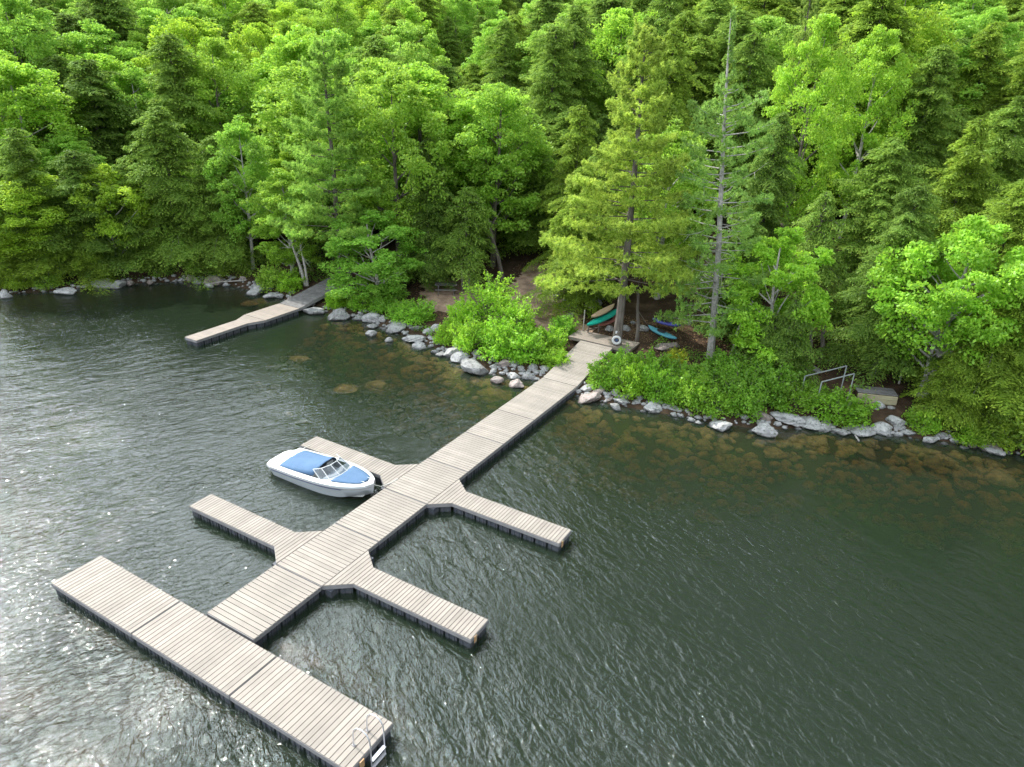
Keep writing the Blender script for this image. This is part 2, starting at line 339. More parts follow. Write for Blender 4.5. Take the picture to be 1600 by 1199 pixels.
# ------------------------------------------------------------------ docks (main axis runs along +y; water level z = 0, deck z = 0.5)
DZ = .5
def clip_board(poly, a0, a1, axis):
    """part of a convex polygon between a0 and a1 along axis"""
    def cut(P, val, keep_gt):
        o = []
        for i in range(len(P)):
            p, q = P[i], P[(i+1) % len(P)]; pi = (p[axis] >= val) == keep_gt; qi = (q[axis] >= val) == keep_gt
            if pi: o.append(p)
            if pi != qi:
                tt = (val-p[axis])/(q[axis]-p[axis]); o.append(tuple(p[k]+(q[k]-p[k])*tt for k in (0, 1)))
        return o
    P = cut(poly, a0, True)
    return cut(P, a1, False) if len(P) > 2 else []
def deck_section(name, polys, axis, label, group, pitch=.2, gap=.025, mat=None, floats=True, z=DZ, cat='dock section', fascia=None):
    """polys: convex pieces (outline); boards stacked along axis"""
    cx = sum(p[0] for p in polys[0])/len(polys[0]); cyy = sum(p[1] for p in polys[0])/len(polys[0])
    root = empty(name, (cx, cyy, 0)); tag(root, label, cat, group)
    m = MB(); fr_ = MB(); fl = MB()
    for poly in polys:
        poly = [(p[0]-cx, p[1]-cyy) for p in poly]
        lo = min(p[axis] for p in poly); hi = max(p[axis] for p in poly); nb = max(1, round((hi-lo)/pitch)); pw = (hi-lo)/nb
        for i in range(nb):
            P = clip_board(poly, lo+i*pw+gap/2, lo+(i+1)*pw-gap/2, axis)
            if len(P) > 2: m.prism(P, z-.03, z)
    for poly, edges in (fascia or [(polys[0], None)]):
        poly = [(p[0]-cx, p[1]-cyy) for p in poly]; c = (sum(p[0] for p in poly)/len(poly), sum(p[1] for p in poly)/len(poly))
        a = sum(poly[i][0]*poly[(i+1) % len(poly)][1]-poly[(i+1) % len(poly)][0]*poly[i][1] for i in range(len(poly)))
        if a < 0: poly = poly[::-1]
        for i in range(len(poly)):
            p, q = Vector(poly[i]), Vector(poly[(i+1) % len(poly)]); d = (q-p); L = d.length; d.normalize(); nn = Vector((d.y, -d.x))
            o1 = .012
            fr_.prism([tuple(p+nn*o1), tuple(q+nn*o1), tuple(q-nn*.05), tuple(p-nn*.05)], z-.19, z-.032)
            if floats:
                k = max(1, round(L/.62)); s_ = L/k
                for j in range(k):
                    a_ = p+d*(j*s_+.05); b_ = p+d*((j+1)*s_-.05)
                    fl.prism([tuple(a_-nn*.07), tuple(b_-nn*.07), tuple(b_-nn*.34), tuple(a_-nn*.34)], -.35, z-.2)
                    c_ = (a_+b_)/2
                    for e_ in (-.12, .12):
                        fl.prism([tuple(c_+d*(e_-.04)-nn*.04), tuple(c_+d*(e_+.04)-nn*.04), tuple(c_+d*(e_+.04)-nn*.1), tuple(c_+d*(e_-.04)-nn*.1)], -.3, z-.24)
    # core under the boards
    core = MB()
    for poly in polys:
        poly = [(p[0]-cx, p[1]-cyy) for p in poly]; c = Vector((sum(p[0] for p in poly)/len(poly), sum(p[1] for p in poly)/len(poly)))
        core.prism([tuple(c+(Vector(p)-c)*.97) for p in poly], z-.16, z-.036)
    m.build('decking', mat or M_deck, root)
    fr_.build('frame', M_fascia, root); core.build('joists', M_float, root)
    if floats: fl.build('float', M_float, root)
    return root
W = 2.44; vb = [0, 3.33, 6.69, 10.06, 13.45, 16.88, 20.27, 25.9]; g = .06
ords = ['first', 'second', 'third', 'fourth', 'fifth', 'sixth']
extra = ['joining the cross dock', 'between the two lower finger docks', 'between the lower and upper finger docks',
         'with the boat finger dock on its left', 'just shoreward of the boat', 'before the longer shore span']
for i in range(6):
    y0, y1 = vb[i]+g/2+(.03 if i == 0 else 0), vb[i+1]-g/2
    deck_section('dock_section', [[(0, y0), (W, y0), (W, y1), (0, y1)]], 1, f'{ords[i]} main pier section from the outer end, {extra[i]}', 'floating sections of the main pier')
deck_section('dock_section', [[(0, vb[6]+g/2), (W, vb[6]+g/2), (W, vb[7]-g/2), (0, vb[7]-g/2)]], 1, 'longest main pier section with closely spaced boards, over the shallows', 'floating sections of the main pier', pitch=.165, gap=.018)
tx = [-6.25, -1.32, 3.70, 8.75]; tl = ['far left section of the outer cross dock', 'middle section of the outer cross dock where the pier meets it', 'section of the outer cross dock carrying the swim ladder']
for i in range(3):
    x0, x1 = tx[i]+g/2, tx[i+1]-g/2
    deck_section('dock_section', [[(x0, -2.02), (x1, -2.02), (x1, -.07), (x0, -.07)]], 0, tl[i], 'sections of the outer cross dock', pitch=.19)
def finger(side, yc, x_end, label):
    s = side; xb = W+.03 if s > 0 else -.03; xe = x_end; xg = xb+.9*s
    taper = [(xb, yc-1.3), (xg, yc-.58), (xg, yc+.58), (xb, yc+1.3)]
    rect = [(xg, yc-.58), (xe, yc-.58), (xe, yc+.58), (xg, yc+.58)]
    outline = [(xb, yc-1.3), (xg, yc-.58), (xe, yc-.58), (xe, yc+.58), (xg, yc+.58), (xb, yc+1.3)]
    return deck_section('finger_dock', [rect, taper], 0, label, 'finger docks branching off the main pier', pitch=.165, gap=.025, cat='finger dock', fascia=[(outline, None)])
finger(-1, 4.68, -6.3, 'left finger dock with flared root, nearest the outer cross dock')
finger(-1, 11.4, -6.3, 'left finger dock behind the moored white boat')
f3 = finger(1, 11.35, 8.93, 'right finger dock nearer the shore, with brown corner tip')
f4 = finger(1, 4.7, 8.82, 'right finger dock nearer the cross dock, with worn orange corner tip')
for f_, xe, yc in ((f3, 8.93, 11.35), (f4, 8.82, 4.7)):
    m = MB(); m.box((xe+.03-f_.location.x, yc-.32-f_.location.y, .33), (.03, .16, .3)); m.build('corner_bumper', M_orange, f_, bevel=.01)
# sloping ramp up to the shore platform
def ramp(name, x0, x1, y0, y1, z0, z1, label, mat, pitch=.165, gap=.018, cat='ramp', rail=True, skew=0):
    root = empty(name, ((x0+x1)/2, y0, 0)); tag(root, label, cat); hw = (x1-x0)/2; L = math.hypot(y1-y0, z1-z0); a = math.atan2(z1-z0, y1-y0)
    M = Matrix.Rotation(a, 3, 'X'); nb = round(L/pitch); pw = L/nb; m = MB(); f = MB()
    for i in range(nb):
        c = M@Vector((0, (i+.5)*pw, -.015)); m.box(c+Vector((skew*i/nb, 0, z0)), (hw*2, pw-gap, .03), M)
    for s in (-1, 1):
        c = M@Vector((s*(hw-.02), L/2, -.13)); f.box(c+Vector((skew/2, 0, z0)), (.06, L-.02, .2), M)
    for k in (.08, L/2, L-.08):
        c = M@Vector((0, k, -.13)); f.box(c+Vector((skew/2, 0, z0)), (hw*2-.12, .06, .18), M)
    m.build('decking', mat, root); f.build('frame', M_fascia, root); return root
ramp('pier_ramp', 0, W, vb[7]+.02, 31.45, DZ, 1.36, 'sloping pier ramp rising over boulders to the shore platform', M_deck)
# shore platform
def flat_deck(name, pts, z, label, mat, cat, axis_dir, pitch=.15):
    root = empty(name, (pts[0][0], pts[0][1], z)); tag(root, label, cat)
    o = Vector(pts[0]); u = Vector(axis_dir).normalized(); v = Vector((-u.y, u.x))
    P = [((Vector(p)-o).dot(u), (Vector(p)-o).dot(v)) for p in pts]; lo = min(p[0] for p in P); hi = max(p[0] for p in P); m = MB(); nb = round((hi-lo)/pitch); pw = (hi-lo)/nb
    for i in range(nb):
        Q = clip_board(P, lo+i*pw+.008, lo+(i+1)*pw-.008, 0)
        if len(Q) > 2: m.prism([tuple(u*a+v*b_) for a, b_ in Q], -.03, 0)
    m.build('decking', mat, root); f = MB(); n_ = len(pts); cc = sum((Vector(p) for p in pts), Vector((0, 0)))/n_-o
    f.prism([tuple(cc+(Vector(p)-o-cc)*.985) for p in pts], -.22, -.034); f.build('frame', M_deck2, root)
    return root
flat_deck('shore_platform', [(-1.0, 31.55), (3.7, 31.5), (3.7, 33.35), (-1.0, 33.3)], 1.42, 'tan board landing platform crossing the top of the pier ramp', M_deck2, 'platform', (0, 1))
# swim ladder on the end of the cross dock
lad = empty('swim_ladder', (8.75, -1.0, DZ)); tag(lad, 'aluminium swim ladder with two hooped rails at the cross dock end', 'ladder')
for s in (-1, 1):
    y = s*.3; pts = [(-.45, y, .0)]
    pts = [(-.5, y, .02), (-.5, y, .45), (-.46, y, .66), (-.34, y, .80), (-.14, y, .86), (.04, y, .78), (.14, y, .6), (.16, y, .35), (.17, y, -1.2)]
    MB().tube(pts, .022, 8).build('rail', M_alu, lad, True)
    MB().box((-.5, y, .012), (.12, .09, .02)).build('mounting_plate', M_fascia, lad)
for z in (-.22, -.52, -.82): MB().box((.17, 0, z), (.13, .6, .045)).build('step', M_alu, lad, bevel=.01)
MB().box((.03, -.55, -.17), (.03, .18, .3)).build('corner_bumper', M_orange, lad)

# second dock at the far left
deck_section('dock_section', [[(-24.45, 17.5), (-23.2, 17.5), (-23.2, 22.0), (-24.45, 22.0)], [(-24.45, 22.0), (-23.2, 22.0), (-22.7, 23.2), (-24.95, 23.2)]], 1,
    'narrow tan outer section of the small far left dock', 'sections of the small left dock', pitch=.15, gap=.008, mat=M_deck2, fascia=[([(-24.45, 17.5), (-23.2, 17.5), (-23.2, 22.0), (-22.7, 23.2), (-24.95, 23.2), (-24.45, 22.0)], None)])
deck_section('dock_section', [[(-24.95, 23.25), (-22.7, 23.25), (-22.7, 26.75), (-24.95, 26.75)]], 1, 'wide tan section of the small far left dock next to the grey ramp', 'sections of the small left dock', pitch=.15, gap=.008, mat=M_deck2)
ramp('pier_ramp', -24.95, -22.7, 26.8, 33.6, DZ, 1.5, 'weathered grey board ramp linking the small left dock to shore', M_deckold, gap=.014)

# ------------------------------------------------------------------ motor boat
M_gel = pmat('white_gelcoat', (.55, .56, .57), .25, spec=.5)
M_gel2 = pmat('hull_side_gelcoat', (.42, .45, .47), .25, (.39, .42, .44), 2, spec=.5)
M_blue = pmat('blue_canvas', (.06, .118, .21), .85, (.072, .135, .235), 2.5, bump=.01, bscale=5)
M_navy = pmat('dark_blue_stripe', (.05, .08, .17), .4)
M_black = pmat('black_rubber', (.02, .02, .025), .5)
M_seat = pmat('pale_vinyl', (.6, .6, .58), .5)
mgz, n, out = newmat('tinted_windscreen'); gg = n.nodes.new('ShaderNodeBsdfGlossy'); gg.inputs[0].default_value = (.8, .85, .9, 1); gg.inputs['Roughness'].default_value = .03
tt_ = n.nodes.new('ShaderNodeBsdfTransparent'); tt_.inputs[0].default_value = (.45, .5, .55, 1); mm = n.nodes.new('ShaderNodeMixShader'); mm.inputs[0].default_value = .12
n.links.new(tt_.outputs[0], mm.inputs[1]); n.links.new(gg.outputs[0], mm.inputs[2]); n.links.new(mm.outputs[0], out.inputs[0])
boat = empty('motor_boat', (-3.2, 9.52, 0), R(2)); boat.scale = (1.1, 1.04, 1); tag(boat, 'white bowrider motor boat with blue canvas covers moored beside a finger dock', 'boat')
def hb(x):   # half beam at gunwale, x from stern -2.45 to bow 2.6
    t = (x+2.45)/5.05
    return 1.08*(1-max(0, (t-.42)/.58)**2.6)**.62*(0.93+.07*min(1, t/.3)) if t < 1 else 0
def gz(x): t = (x+2.45)/5.05; return .60+.20*t+.05*t*t
xs = list(np.linspace(-2.45, 2.0, 19))+list(np.linspace(2.15, 2.585, 9))
hull = MB(); rings = []
for x in xs:
    t = (x+2.45)/5.05; b_ = hb(x); z = gz(x); kz = -.28+max(0, (t-.7)/.3)**2*.65; fl_ = .86-.22*max(0, t-.5)
    cz = kz+.26+max(0, t-.6)*.25
    half = [(b_+.03, z), (b_+.035, z-.1), (b_*.99, z-.12), (b_*(.97 if t < .5 else .93), z-.26), (b_*fl_, min(z-.3, cz+.02)), (0, kz)]
    rings.append([(x, -y, zz) for y, zz in half]+[(x, y, zz) for y, zz in half[::-1][1:]])
hull.loft(rings, close=False); n0 = len(rings[0]); hull.f.append(tuple(range(n0))); hull.f.append(tuple((len(rings)-1)*n0+k for k in range(n0))[::-1])
hull.build('hull', M_gel2, boat, True)
# rub rail and boot stripe
for s in (-1, 1):
    pts = [(x, s*(hb(x)+.038), gz(x)-.11) for x in xs]; MB().tube(pts, .022, 6).build('rub_rail', M_fascia, boat, True)
    m = MB()
    pts = [(x, s*(hb(x)*.985+.012), gz(x)-.2) for x in xs[:17]]; m.tube(pts, [.028-.012*i/17 for i in range(17)], 5).build('stripe', M_navy, boat, True)
# deck ring (gunwale) with cockpit opening: strip from outer gunwale to inner coaming
def inner(x):
    return max(hb(x)-.2, 0)
dk = MB(); rg = []
xd = [x for x in xs if x < 2.45]
for x in xd:
    o_ = hb(x)+.03; i_ = max(inner(x), .0); z = gz(x); c_ = min(1, max(0, (2.3-x)/.15))*i_
    rg.append([(x, -o_, z), (x, -(o_+c_)/2, z+.055), (x, -c_, z+.05)])
dk.loft(rg, close=False); rg2 = [[(p[0], -p[1], p[2]) for p in r_[::-1]] for r_ in rg]; dk.loft(rg2, close=False)
b_ = hb(2.585)
dk.add([(xd[-1], -hb(xd[-1])-.03, gz(xd[-1])), (xd[-1], hb(xd[-1])+.03, gz(xd[-1])), (2.61, 0, gz(2.6)), (xd[-1], 0, gz(xd[-1])+.06)], [(0, 2, 3), (3, 2, 1)])
# stern deck, bow deck, bulkhead deck beside windscreen
def patch(mb, x0, x1, f, zt, nx_=8, ny_=7, z_add=0, crown=.05):
    V = []; F = []
    for i in range(nx_+1):
        x = x0+(x1-x0)*i/nx_
        for j in range(ny_+1):
            s = -1+2*j/ny_; V.append((x, s*f(x), zt(x)+z_add+crown*(1-s*s)))
    for i in range(nx_):
        for j in range(ny_): a = i*(ny_+1)+j; F.append((a, a+ny_+1, a+ny_+2, a+1))
    mb.add(V, F)
patch(dk, -2.45, -1.95, lambda x: hb(x)-.1, lambda x: gz(x)+.045)
patch(dk, .45, .95, lambda x: hb(x)-.1, lambda x: gz(x)+.045, crown=.04)
dk.build('deck_moulding', M_gel, boat, True)
m = MB(); m.prism([(-2.46, -.95), (-2.46, .95), (-2.9, .8), (-3.02, .5), (-3.02, -.5), (-2.9, -.8)], .30, .47); m.build('swim_platform', M_gel, boat, bevel=.03)
m = MB()  # floor and seats glimpsed under the windscreen
patch(m, -1.9, 2.2, lambda x: max(hb(x)-.25, .02), lambda x: .12, crown=0); m.build('cockpit_floor', M_seat, boat)
for s in (-1, 1):
    m = MB(); m.box((.05, s*.5, .42), (.5, .45, .12)); m.box((-.22, s*.5, .62), (.1, .45, .45)); m.build('seat', M_seat, boat, bevel=.04)
m = MB(); m.box((.62, -.5, .6), (.35, .55, .25)); m.build('dashboard', M_black, boat, bevel=.03)
m = MB(); m.tube([(.36+.03*math.cos(a), -.5+.17*math.cos(a), .75+.15*math.sin(a)) for a in np.linspace(0, 2*math.pi, 15)], .018, 6); m.build('steering_wheel', M_black, boat, True)
# rear cover: canvas stretched from the transom up to windscreen-high front edge
cv = MB(); V = []; F = []; nx_, ny_ = 14, 12
for i in range(nx_+1):
    t = i/nx_; x = -2.02+t*2.1
    for j in range(ny_+1):
        s = -1+2*j/ny_; z = gz(x)+.075+(.09+.44*t**1.6)*(1-abs(s)**2.6)+.02*math.sin(j*1.7+i*.9)*(1-abs(s)); ww = (hb(x)-.17)*(1-.09*t*t)
        V.append((x+.10*(1-s*s)*t-.16*(abs(s)**2)*t, s*ww, z))
for i in range(nx_):
    for j in range(ny_): a = i*(ny_+1)+j; F.append((a, a+ny_+1, a+ny_+2, a+1))
cv.add(V, F); o = cv.build('cockpit_cover', M_blue, boat, True); q = o.modifiers.new('t', 'SOLIDIFY'); q.thickness = .012
# bow cover
cv = MB(); V = []; F = []; nx_, ny_ = 12, 10
for i in range(nx_+1):
    t = i/nx_; x = .98+t*1.33; ww = min(max(hb(x)-.19, .0), .80*(1-t**3.2)**.6+.02)
    for j in range(ny_+1):
        s = -1+2*j/ny_; V.append((x-.1*s*s*(1-t), s*ww, gz(x)+.075+.10*(1-s*s)*(1-t*.6)*min(1, t*6+.3)))
for i in range(nx_):
    for j in range(ny_): a = i*(ny_+1)+j; F.append((a, a+ny_+1, a+ny_+2, a+1))
cv.add(V, F); o = cv.build('bow_cover', M_blue, boat, True); q = o.modifiers.new('t', 'SOLIDIFY'); q.thickness = .012
# windscreen: raked panes with white frames between coaming and cover edge
xb_, zt_ = .98, 1.22
base = [(.42, -.90, gz(.4)+.05), (.78, -.72, gz(.8)+.08), (.98, -.24, gz(1)+.1), (.98, .24, gz(1)+.1), (.78, .72, gz(.8)+.08), (.42, .90, gz(.4)+.05)]
top = [(-.05, -.80, 1.13), (.28, -.62, 1.2), (.46, -.22, 1.24), (.46, .22, 1.24), (.28, .62, 1.2), (-.05, .80, 1.13)]
for i in range(5):
    m = MB(); m.add([base[i], base[i+1], top[i+1], top[i]], [(0, 1, 2, 3)]); o = m.build('windscreen_pane', mgz, boat)
m = MB()
for i in range(6): m.tube([base[i], top[i]], .021, 6)
m.tube(base, .018, 6); m.tube(top, .02, 6); m.build('windscreen_frame', M_gel, boat, True)
for s in (-1, 1):
    m = MB(); m.box((2.2, s*.2, gz(2.2)+.09), (.18, .035, .03)); m.box((2.2, s*.2, gz(2.2)+.06), (.05, .035, .06)); m.build('cleat', M_alu, boat)
m = MB(); m.tube([(2.55, 0, .8), (2.75, .35, .55), (2.9, .9, .5), (2.95, 1.35, .52)], .014, 5); m.build('mooring_line', M_seat, boat, True)
m = MB(); m.tube([(-2.2, .98, .7), (-2.3, 1.3, .62), (-2.35, 1.5, .53)], .014, 5); m.build('mooring_line', M_seat, boat, True)

# ------------------------------------------------------------------ rocks
def rock_mesh(seed, mat, name='boulder'):
    r_ = np.random.default_rng(seed)
    import bmesh
    bm = bmesh.new(); bmesh.ops.create_icosphere(bm, subdivisions=4, radius=1)
    P = np.array([v.co[:] for v in bm.verts])
    # faceting by planes: clamp radius against random planes
    ns = r_.normal(size=(13, 3)); ns /= np.linalg.norm(ns, axis=1)[:, None]; ds = r_.uniform(.5, .9, 13)
    dt = P@ns.T; k = np.where(dt > .05, ds/np.maximum(dt, .05), 9).min(1); k = np.minimum(k, 1)
    k = k
    nzv = sum(np.sin(P@(r_.normal(size=3)*f)+r_.uniform(0, 6))*a for f, a in ((2, .05), (4, .03), (8, .015), (14, .008)))
    P = P*(k+nzv)[:, None]
    for v, p in zip(bm.verts, P): v.co = p
    me = bpy.data.meshes.new(name); bm.to_mesh(me); bm.free(); me.materials.append(mat)
    me.polygons.foreach_set('use_smooth', [True]*len(me.polygons)); me.set_sharp_from_angle(angle=R(24)); return me
RK = [rock_mesh(s, M_rock) for s in range(7)]+[rock_mesh(s+20, M_rockp) for s in range(3)]
RW = [rock_mesh(s+40, M_rockw, 'sunken_boulder') for s in range(6)]
# measured along the waterline: centre x, centre y, width, height in photo units
rocks = [(8,460,18,13,'pale grey lone boulder in the water at the far left edge'),(66,452,10,8),(103,453,32,14,'flat grey boulder at left shore under yellow-green hemlock'),(162,441,40,13,'long low grey slab among left shore boulders'),(184,444,22,16),(203,443,14,10),(234,442,13,9),(297,435,21,13),(308,440,16,12),(336,438,40,14,'broad rounded slab beside the bleached driftwood branch'),(325,447,14,9),(352,445,10,8),(378,435,12,9),
 (400,453,27,15,'rounded pale boulder just left of the small left dock ramp'),(423,460,22,13),(436,463,12,10),(455,468,14,9),(489,484,26,18,'boulder tucked under the right edge of the grey ramp'),(527,491,31,22,'large grey boulder standing alone right of the small left dock'),(559,495,18,9),(578,496,25,17),(597,497,15,13),(582,509,16,7),(578,520,18,14),(616,510,35,16,'wide grey boulder below the round green shrub left of the clearing'),(607,531,11,10),(646,529,36,13,'long flat boulder half awash in front of the clearing'),(655,541,24,9),(668,517,14,12),(650,511,24,10),
 (680,512,16,16),(678,549,13,10),(688,553,14,11),(705,549,24,20,'pale angular boulder left of the biggest boulder'),(719,558,26,22,'sloping pale boulder touching the biggest boulder'),(742,571,44,24,'biggest pale boulder on the shore below the bright shrub'),(769,560,15,12),(770,572,13,10),(786,567,22,17,'pointed pale boulder right of the biggest boulder'),(802,566,16,12),(815,578,11,9),(813,573,10,8),(802,586,19,13),(777,594,21,14,'round boulder awash left of the pink boulder'),(806,599,23,15,'pinkish pyramid boulder at the water left of the pier'),(820,589,15,13),(829,590,14,11),(832,573,16,18),(825,580,10,8),(845,582,12,9),(850,575,16,10),(838,600,12,8),(795,556,20,9),(745,552,16,9),(835,583,9,8),(790,580,9,6),
 (917,620,38,18,'long pale boulder lying right beside the pier'),(915,607,16,13),(934,611,22,12),(947,616,15,13),(961,611,15,17),(951,623,14,8),(970,625,26,10,'flat slab sloping out right of the long pale boulder'),(961,634,20,13),(992,627,14,9),(1000,622,10,8),(1019,636,25,22,'tall pointed pale boulder standing at the right shore'),(1045,635,12,10),(1052,647,12,9),(1064,650,9,8),(1078,655,13,9),(1078,648,10,8),(1090,660,12,8),(1112,650,16,10),(1122,664,35,16,'broad grey boulder in the water below the low green shrubs'),(1193,668,36,26,'large grey wedge boulder jutting into the lake'),(1191,650,28,14,'rounded boulder behind the large wedge boulder'),(1163,652,12,8),(1230,654,44,14,'long low dark slab beneath the right shrubs'),(1262,659,36,12),(1287,667,30,12),(1312,674,24,11),(1345,669,34,18,'grey boulder under the round bright shrub near the wooden steps'),(1378,670,30,18,'smooth pale boulder at the gap below the retaining wall'),(1398,657,26,16),(1416,675,20,12),(1402,678,12,8),(1452,687,22,14,'striped pale boulder at the right shore'),(1470,681,22,12),(1490,690,12,9),(1484,683,10,7),(1518,697,14,8),(1552,703,34,10,'flat boulder at the far right shore'),(1545,696,40,10),(1375,632,16,10),(1366,638,12,6),(1392,637,10,6),
 (925,472,26,18,'grey boulder between the path and the kayak rack'),(885,468,12,9),(898,478,12,10),(858,455,14,9),(870,463,12,8),(905,463,14,9),(935,462,24,12),(890,492,12,9),(875,476,11,8),(951,512,12,12),(978,512,16,13),(988,504,10,7),(1003,513,16,12),(1040,540,38,16,'flat grey slab under the light blue kayak'),(1075,502,14,14),(1272,576,20,10),(1220,560,12,8)]
rcount = 0
def shoreword(px):
    for lim, t in ((270, 'left shore under the dark hemlocks'), (395, 'left shore near the driftwood branch'), (500, 'shore around the grey ramp'), (600, 'shore right of the small left dock'), (675, 'shore in front of the picnic clearing'), (760, 'shore left of the biggest boulder'), (860, 'shore between biggest boulder and pier'), (1000, 'shore just right of the pier'), (1150, 'shore under the low right shrubs'), (1330, 'shore left of the retaining wall'), (1430, 'shore below the retaining wall')):
        if px < lim: return t
    return 'far right shore'
tallyrocks = {}
for q in rocks:
    px, py, wp, hp = q[:4]; r0 = random.Random(px*7+py)
    P = ground(px, py+hp*.35) if py > 425 else ground(px, py)
    dist = np.linalg.norm(P-CAM); wm = wp*dist/FPX*(.50 if px < 400 or px > 1440 else .62); hm = max(hp*dist/FPX*.60, .36*wm)
    lab = q[4] if len(q) > 4 else None
    me = RK[r0.randrange(7, 10)] if (lab and 'pink' in lab) or r0.random() < .15 else RK[r0.randrange(0, 7)]
    o = link('boulder', me); o.location = (P[0], P[1]+.1, P[2]+hm*.25); o.rotation_euler = (r0.uniform(-.3, .3), r0.uniform(-.3, .3), r0.uniform(-.5, .5)+.5+(3.14 if r0.random() < .5 else 0))
    o.scale = (wm, wm*r0.uniform(.7, .95), hm*.95)
    if not lab:
        size = 'larger' if wp >= 20 else ('middle-sized' if wp >= 14 else 'small')
        inland_ = py < 520 and px > 850 or 1360 < px < 1400 and py < 645 or py < 580 and px > 1150
        where = 'uphill ground beside the kayaks and path' if (850 < px < 1100 and py < 530) else ('ground by the wooden steps' if inland_ else shoreword(px))
        lab = f'{size} grey granite boulder on the {where}'
    tag(o, lab, 'boulder', f'{lab.replace("boulder", "boulders")}' if len(q) < 5 else 'granite boulders along the shore')
# extra small stones filling the waterline, one merged ground cover
def stones(seed, cnt, dlo, dhi, smin, smax, xs_, mat):
    r_ = np.random.default_rng(seed); import bmesh
    bm = bmesh.new(); bmesh.ops.create_icosphere(bm, subdivisions=2, radius=1); bp_ = np.array([v.co[:] for v in bm.verts]); fp = np.array([[v.index for v in f.verts] for f in bm.faces]); bm.free()
    Vs = []; Fs = []
    x = r_.uniform(xs_[0], xs_[1], cnt); d = r_.uniform(dlo, dhi, cnt); y = shore(x)+d
    for i in range(cnt):
        s = r_.uniform(smin, smax); P = bp_*(1+.12*np.sin(bp_@r_.normal(size=3)*3))[:, None]*np.array([s, s*r_.uniform(.6, 1), s*.55]); a = r_.uniform(0, 6)
        c, si = math.cos(a), math.sin(a); P = P@np.array([[c, si, 0], [-si, c, 0], [0, 0, 1]]); P += [x[i], y[i], min(float(terr(x[i], y[i]))+s*.12, 9 if mat is M_rock else -.1-s*.6)]
        Fs.append(fp+len(Vs)*len(bp_)); Vs.append(P)
    return mesh_np('shore_stones', np.concatenate(Vs), np.concatenate(Fs), mat, True)
tag(link('shore_stones', stones(3, 900, -.5, 1.1, .08, .26, (-47, 30), M_rock)), 'small grey stones packed between the shore boulders', 'stones', kind='stuff')
tag(link('lake_bed_stones', stones(5, 1900, -7.5, -.7, .12, .42, (-20, 32), M_rockw)), 'amber brown stones covering the lake bed in the shallows', 'stones', kind='stuff')
nw = 0
while nw < 170:
    x = rng.uniform(-19, 32); d = -rng.exponential(3.4)-.3
    if d < -12 or (-.3 < x < 2.9): continue
    s = rng.uniform(.35, .85)*(1.25 if rng.random() < .15 else 1); y = float(shore(x))+d
    o = link('sunken_boulder', RW[nw % 6]); z = float(terr(x, y)); o.location = (x, y, min(z+.1*s, -.06-.42*s)); o.scale = (s, s*rng.uniform(.65, 1), s*.42); o.rotation_euler = (0, 0, rng.uniform(0, 6))
    side = ('left of the pier' if x > -9 else 'off the clearing') if x < 0 else ('just right of the pier' if x < 9 else ('off the low right shrubs' if x < 18 else 'off the far right shore'))
    dp = 'close to the waterline' if d > -2.5 else ('a few metres out' if d > -6 else 'in deeper water')
    tag(o, f'amber sunken boulder under water {dp}, {side}', 'sunken boulder', f'sunken boulders {dp}, {side}'); nw += 1
for px, py in ((390, 468), (405, 465), (540, 600), (592, 596), (470, 553)):
    P = ground(px, py, 0.); o = link('sunken_boulder', RW[int(px) % 6]); o.location = (P[0], P[1], -.45); o.scale = (1.1, .7, .35)
    tag(o, 'yellow-brown sunken rock beside the small left dock' if px < 420 else 'faint lone sunken rock in the water between the two docks', 'sunken boulder', 'sunken rocks by the small left dock' if px < 420 else 'lone sunken rocks between the docks')

# ------------------------------------------------------------------ foliage generators
def norm(v): return v/np.maximum(np.linalg.norm(v, axis=-1, keepdims=True), 1e-9)
def leaf_quads(C, A, B, L, Wd):
    """rhombus leaves: centre C, long axis A, side axis B"""
    L = np.asarray(L).reshape(-1, 1); Wd = np.asarray(Wd).reshape(-1, 1)
    V = np.stack([C-A*L, C+B*Wd-A*L*.1, C+A*L, C-B*Wd-A*L*.1], 1).reshape(-1, 3)
    F = np.arange(len(C)*4).reshape(-1, 4); return V, F
def rand_leaves(r, C, size, flat=.6):
    n = len(C); nrm = norm(r.normal(size=(n, 3))*[1, 1, 1]+np.array([0, 0, flat*2])); A = norm(np.cross(nrm, r.normal(size=(n, 3)))); B = np.cross(nrm, A)
    s = r.uniform(.7, 1.25, n)*size; return leaf_quads(C, A, B, s, s*.55)
def limbs(mb, r, H, Rr, trunk_r, ends, lean=(0, 0), z0=.0):
    pts = []; rs = []
    for i in range(9):
        t = i/8; pts.append((lean[0]*t+.12*math.sin(t*5+r.uniform(0, 1)), lean[1]*t+.1*math.sin(t*4), z0-.3+(H+.3)*t)); rs.append(trunk_r*(1-t)**.75+.02)
    rs[0] = trunk_r*1.3; mb.tube(pts, rs, 8)
    for e in ends:
        e = np.asarray(e); hz = max(.15*H, e[2]-np.hypot(e[0]-lean[0]*.5, e[1]-lean[1]*.5)*.8); t = min(.95, hz/H); s = np.array([lean[0]*t, lean[1]*t, hz]); mid = (s+e)/2+np.array([0, 0, -.15])+r.normal(size=3)*.1
        r0 = trunk_r*(1-t)**.75*.5+.02; mb.tube([s, mid, e], [r0, r0*.6, .012], 5, False)
